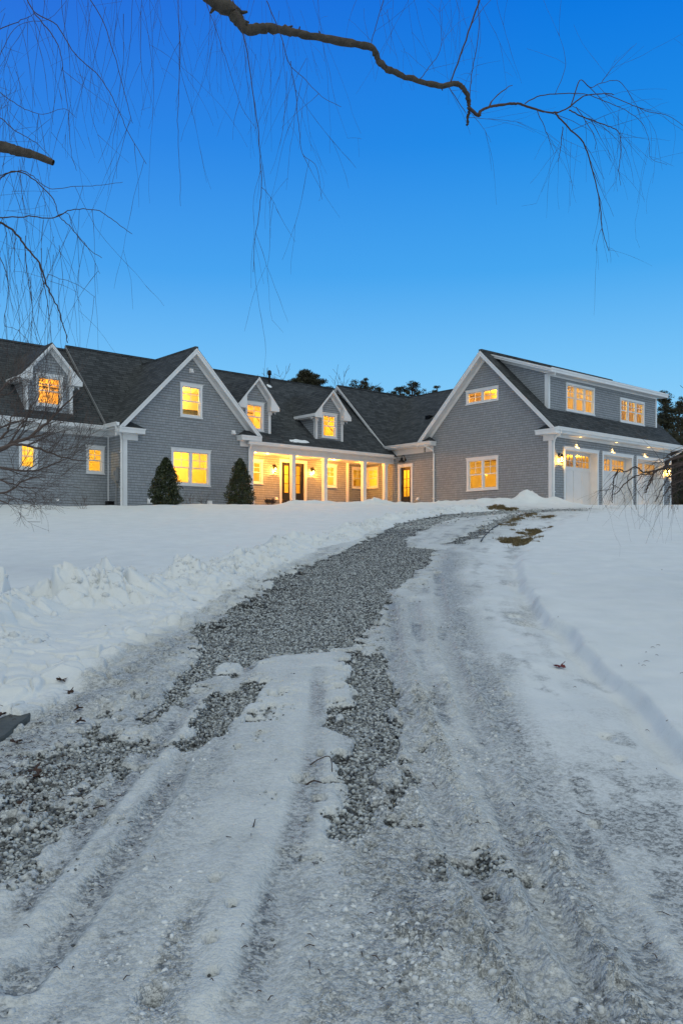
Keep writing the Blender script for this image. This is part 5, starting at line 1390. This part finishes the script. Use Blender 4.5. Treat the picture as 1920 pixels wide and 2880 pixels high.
def woods():
    rnd = np.random.default_rng(70); T = Tubes()
    for k in range(260):
        Yd = rnd.uniform(62, 95); px = rnd.uniform(1895, 2500); x = (px-CX)/F*Yd; h = rnd.uniform(4, 9)
        grow(T, (x, Yd, 2.9), (rnd.normal(0, .1), 0, 1), h*.6, .09, rnd, 0, 3, .2, .5, .9, .02)
    o = T.build('distant_woods', M['weep'], None); tag(o, 'dim leafless woods massed beyond the garage on the right', 'woods', kind='stuff')
woods()

# ---------------------------------------------------------------- small things on the ground
def place(name, label, cat, px, py, group=None):
    x, y = gpix(px, py); z = zg(x, y); r = empty(name, (x, y, z)); tag(r, label, cat, group); return r, x, y, z
def leaf_mesh(name, label, px, py, size, seed, group=None, lobes=5):
    rnd = np.random.default_rng(seed); x, y = gpix(px, py); z = zg(x, y)
    V_ = [(0, 0, .012)]; n = lobes*4
    for k in range(n):
        a = 6.283*k/n; rr = size*(.35+.65*abs(math.cos(a*lobes/2))**1.3)*rnd.uniform(.8, 1.1); V_.append((math.cos(a)*rr, math.sin(a)*rr*.8, .012+rr*.35*math.sin(a*2+seed)+rnd.uniform(0, .006)))
    fs = [(0, 1+k, 1+(k+1) % n) for k in range(n)]
    me = bpy.data.meshes.new(name); me.from_pydata(V_, [], fs); me.update(); o = link(name, me, M['litter' if group else 'dead_leaf']); o.location = (x, y, z+.006); o.rotation_euler = (rnd.uniform(-.3, .3), rnd.uniform(-.3, .3), rnd.uniform(0, 6))
    md = o.modifiers.new('thick', 'SOLIDIFY'); md.thickness = .0015; tag(o, label, 'leaf', group)
leaf_mesh('dead_leaf', 'dark red curled leaf alone on smooth snow right of the drive', 1576, 1895, .062, 3)
G = 'fallen brown leaves on the left verge'
for k, (px, py, s, l) in enumerate([(172, 1946, .05, 'reddish leaf in the snow, upper of two beside the drive'), (198, 1966, .045, 'reddish leaf in the snow, lower of two beside the drive'), (222, 2017, .04, 'brown leaf on grey ice above the stone slab'), (226, 2062, .04, 'small brown leaf right of the stone slab'),
        (96, 2180, .05, 'brown leaf at the top of the left gravel patch'), (105, 2205, .05, 'dark leaf lying among pebbles near the left edge'), (42, 2108, .04, 'brown leaf below the stone slab'), (65, 2272, .035, 'brown leaf near the left picture edge below the gravel'), (8, 2045, .04, 'leaf at the left picture edge over the slab')]):
    leaf_mesh('dead_leaf', l, px, py, s, 10+k, G)
def litter():
    rnd = np.random.default_rng(90); T = Tubes()
    for k in range(700):
        if k < 380: px, py = rnd.normal(120, 90), rnd.normal(2190, 70)
        else: px, py = rnd.uniform(0, 1920), rnd.uniform(1750, 2880)
        if k >= 380 and rnd.random() < .72: continue
        x, y = gpix(px, py); a = rnd.uniform(0, 6.28); l = rnd.uniform(.01, .05); z = zg(x, y)+.006
        T.add([(x, y, z), (x+math.cos(a)*l*.5, y+math.sin(a)*l*.5, z+.006), (x+math.cos(a)*l, y+math.sin(a)*l, z)], [.0018, .0018, .001], 3)
    o = T.build('needle_litter', M['litter'], None); tag(o, 'scattered bits of twig and needles on the slush', 'litter', kind='stuff')
litter()
def twig(pts, r, label, g='fallen twigs in the slush'):
    P = []; 
    for px, py, h in pts:
        x, y = gpix(px, py); P.append((x, y, zg(x, y)+h))
    T = Tubes(); Q = smooth_path(P, 5); T.add(Q, np.linspace(r, r*.6, len(Q)), 5); o = T.build('twig', M['twig'], None); tag(o, label, 'twig', g)
twig([(872, 2189, .01), (900, 2182, .03), (930, 2188, .03), (934, 2225, .005)], .0035, 'curved twig standing up beside the middle gravel strip')
twig([(855, 2236, .008), (880, 2232, .012), (905, 2230, .008)], .005, 'short straight twig lying left of the middle gravel strip')
twig([(712, 2370, .004), (718, 2355, .015)], .003, 'tiny dark twig sticking out of smooth snow')
twig([(636, 2395, .004), (650, 2402, .008)], .002, 'tiny flat twig half sunk in smooth snow')
twig([(1215, 2215, .01), (1228, 2232, .01)], .0025, 'thin twig on slush right of the middle gravel strip')
twig([(262, 2296, .01), (290, 2290, .014)], .004, 'short dark twig under the left gravel strip')
twig([(1446, 2290, .01), (1438, 2280, .01)], .003, 'small twig in the dirty slush at right')
twig([(1620, 2300, .0), (1645, 2318, .01), (1660, 2320, .01)], .002, 'faint thin twig at the edge of the right slush')
# slate slab
def slab_stone():
    pts = [(-120, 2120), (-60, 2062), (0, 2048), (40, 2032), (92, 2026), (78, 2046), (40, 2074), (15, 2098), (-20, 2116), (-60, 2150)]
    P = [gpix(*p) for p in pts]; cx = sum(p[0] for p in P)/len(P); cy = sum(p[1] for p in P)/len(P); z = max(zg(*p) for p in P[1:6])
    V_ = []; n = len(P)
    for k, (x, y) in enumerate(P): V_.append((x-cx, y-cy, zbase(y)-zbase(cy)+.0))
    V_ += [(x, y, h+.06) for x, y, h in V_[:n]]; V_ += [(x*.96, y*.96, h+.012) for x, y, h in V_[n:2*n]]
    fs = [tuple(range(2*n, 3*n))]+[(k, (k+1) % n, n+(k+1) % n, n+k) for k in range(n)]+[(n+k, n+(k+1) % n, 2*n+(k+1) % n, 2*n+k) for k in range(n)]
    me = bpy.data.meshes.new('stone_slab'); me.from_pydata(V_, [], fs); me.update(); o = link('stone_slab', me, M['stone']); o.location = (cx, cy, EYE+float(zbase(cy))-.012)
    tag(o, 'dark wet slate slab bared of snow at the left edge of the drive', 'stone slab')
slab_stone()
# dormant grass showing through
def grass_patch(poly, n, label):
    P = gpoly(poly); cx, cy = P.mean(0); x0, y0 = P.min(0); x1, y1 = P.max(0)
    X = RNG.uniform(x0-.1, x1+.1, n); Y = RNG.uniform(y0-.1, y1+.1, n); s = sdf(X, Y, P)+(fbm(X*4, Y*2.5, 91, 3)-.5)*.9
    k = (s < -.02*0+RNG.normal(-.10, .10, n))&(fbm(X*9, Y*9, 92, 2) > .36); X, Y = X[k], Y[k]; Z = ground(X, Y)+EYE
    a = RNG.normal(0, 1, (len(X), 3))*np.array([.6, .6, .35]); hgt = RNG.uniform(.015, .045, len(X))
    w = RNG.normal(0, 1, (len(X), 2)); w /= np.linalg.norm(w, axis=1)[:, None]; B = np.stack([X, Y, Z-.01], -1); W_ = np.concatenate([w*.009, np.zeros((len(X), 1))], 1)
    V_ = np.stack([B-W_, B+W_, B+a*hgt[:, None]+np.stack([0*X, 0*X, hgt], -1)], 1).reshape(-1, 3)
    o = np_mesh('grass', V_, np.arange(len(V_)).reshape(-1, 3), M['grass'], None, {'rnd': np.repeat(RNG.random(len(X)), 3)}); tag(o, label, 'grass', kind='stuff')
grass_patch([(1413,1535),(1450,1512),(1492,1512),(1485,1528),(1455,1542)], 60000, 'brown grass patch melted through snow, nearest of the verge patches')
grass_patch([(1462,1503),(1480,1494),(1530,1489),(1535,1498),(1500,1507)], 60000, 'brown grass patch melted through snow, above the nearest one')
grass_patch([(1522,1461),(1545,1456),(1556,1458),(1545,1463)], 40000, 'small brown grass fleck below the garage corner')
grass_patch([(1405,1482),(1440,1462),(1490,1448),(1515,1445),(1490,1455),(1450,1472),(1420,1484)], 80000, 'brown grass strip beside the dark drive edging')
grass_patch([(1373,1434),(1400,1432),(1443,1434),(1440,1438),(1385,1438)], 60000, 'brown grass sliver in front of the snow mound')
def edging():
    P = [gpix(*p) for p in [(1352,1530),(1368,1505),(1392,1488),(1430,1467),(1480,1450),(1540,1441)]]
    Q = smooth_path([(x, y, float(ground(np.array([x]), np.array([y]))[0])+EYE+.01) for x, y in P], 6); V_ = []; 
    for p in Q: V_ += [(p[0]-.02, p[1], p[2]-.06), (p[0]-.008, p[1], p[2]+.02), (p[0]+.008, p[1], p[2]+.02), (p[0]+.02, p[1], p[2]-.06)]
    fs = [(4*i+a, 4*i+b, 4*i+4+b, 4*i+4+a) for i in range(len(Q)-1) for a, b in ((0, 1), (1, 2), (2, 3))]
    me = bpy.data.meshes.new('drive_edging'); me.from_pydata(V_, [], fs); me.update(); o = link('drive_edging', me, M['edging']); tag(o, 'dark edging strip between gravel and brown grass on the bend', 'edging')
edging()
# snow left on the roof
def roof_snow(u0, u1, v0, v1, fz, label, seed):
    n, m = 22, 12; V_ = []; 
    for i in range(n):
        for j in range(m):
            a, b = i/(n-1), j/(m-1); r = math.hypot(a*2-1, b*2-1)*(1.0+.5*(float(vn(a*5, b*4, seed))-.5)); u = u0+(u1-u0)*a; v = v0+(v1-v0)*b
            h = .035*max(0, 1-r**2)**.6-.006; V_.append((u, v, fz(v)+h-BASE))
    fs = [(i*m+j, (i+1)*m+j, (i+1)*m+j+1, i*m+j+1) for i in range(n-1) for j in range(m-1)]
    me = bpy.data.meshes.new('snow_patch'); me.from_pydata(V_, [], fs); me.polygons.foreach_set('use_smooth', [True]*len(fs)); me.update()
    o = link('snow_patch', me, M['roof_snow']); o.location = house.location; o.rotation_euler = house.rotation_euler; tag(o, label, 'snow patch', 'last patches of snow on the roof')
M['roof_snow'] = plain('roof_snow', (.78, .82, .86), .6, .03, 3)
roof_snow(U(703, 8.9), U(737, 8.9), 8.80, 9.15, mz, 'melting snow patch in the corner between gable rake and porch gutter', 1)
roof_snow(U(814, 9.0), U(874, 9.0), 8.93, 9.13, mz, 'thin snow patch low on the porch roof above the porch columns', 2)
roof_snow(U(752, RV-.6)-.03, U(763, RV-.6), RV-.72, RV-.5, mz, 'little snow patch at the foot of the roof vent pipe', 3)
# ---------------------------------------------------------------- sky and fill sun
def world():
    w = bpy.data.worlds.new('World'); S.world = w; w.use_nodes = True; nt = w.node_tree; nt.nodes.clear(); q = N(nt)
    out = q.n('ShaderNodeOutputWorld'); bg = q.n('ShaderNodeBackground')
    tc = q.n('ShaderNodeTexCoord'); sp = q.n('ShaderNodeSeparateXYZ'); q.l(tc.outputs['Generated'], sp.inputs[0])
    x, y, z = sp.outputs
    blue = q.ramp(z, [(0, (.36, .70, .96)), (.12, (.29, .655, .955)), (.20, (.185, .55, .935)), (.30, (.062, .385, .87)), (.42, (.014, .26, .80)), (.54, (.002, .175, .74)), (.68, (.43, .49, .475))])  # last stop: pale neutral zenith above the frame, set as fill light
    viol = q.ramp(z, [(0, (.36, .70, .96)), (.12, (.27, .635, .955)), (.20, (.175, .53, .935)), (.30, (.066, .365, .87)), (.42, (.028, .235, .79)), (.54, (.020, .15, .71)), (.68, (.43, .49, .475))])
    side = q.ramp(q.math('ADD', q.math('MULTIPLY', x, 1.4), .5, clamp=True), [(.1, 1.), (.8, 0.)])
    front = q.mix(side, blue, viol)
    back = q.ramp(z, [(0, (.66, .70, .71)), (.25, (.62, .68, .69)), (.6, (.50, .56, .57)), (.8, (.43, .49, .475))])  # unseen sky behind the camera, neutral tones chosen as fill light
    fb = q.ramp(q.math('ADD', q.math('MULTIPLY', y, -1.0), .5, clamp=True), [(.45, 0.), (1.0, 1.)])
    q.l(q.mix(fb, front, back), bg.inputs[0]); bg.inputs[1].default_value = 1.0
    q.l(bg.outputs[0], out.inputs[0])
world()
sun = bpy.data.lights.new('fill_sun', 'SUN'); sun.energy = .75; sun.angle = math.radians(85); sun.color = (.97, .99, .97)  # added soft fill light, offsets the blue of the sky
suno = bpy.data.objects.new('fill_sun', sun); COL.objects.link(suno)
suno.rotation_euler = Vector((-.10, .75, -1.0)).to_track_quat('-Z', 'Y').to_euler()
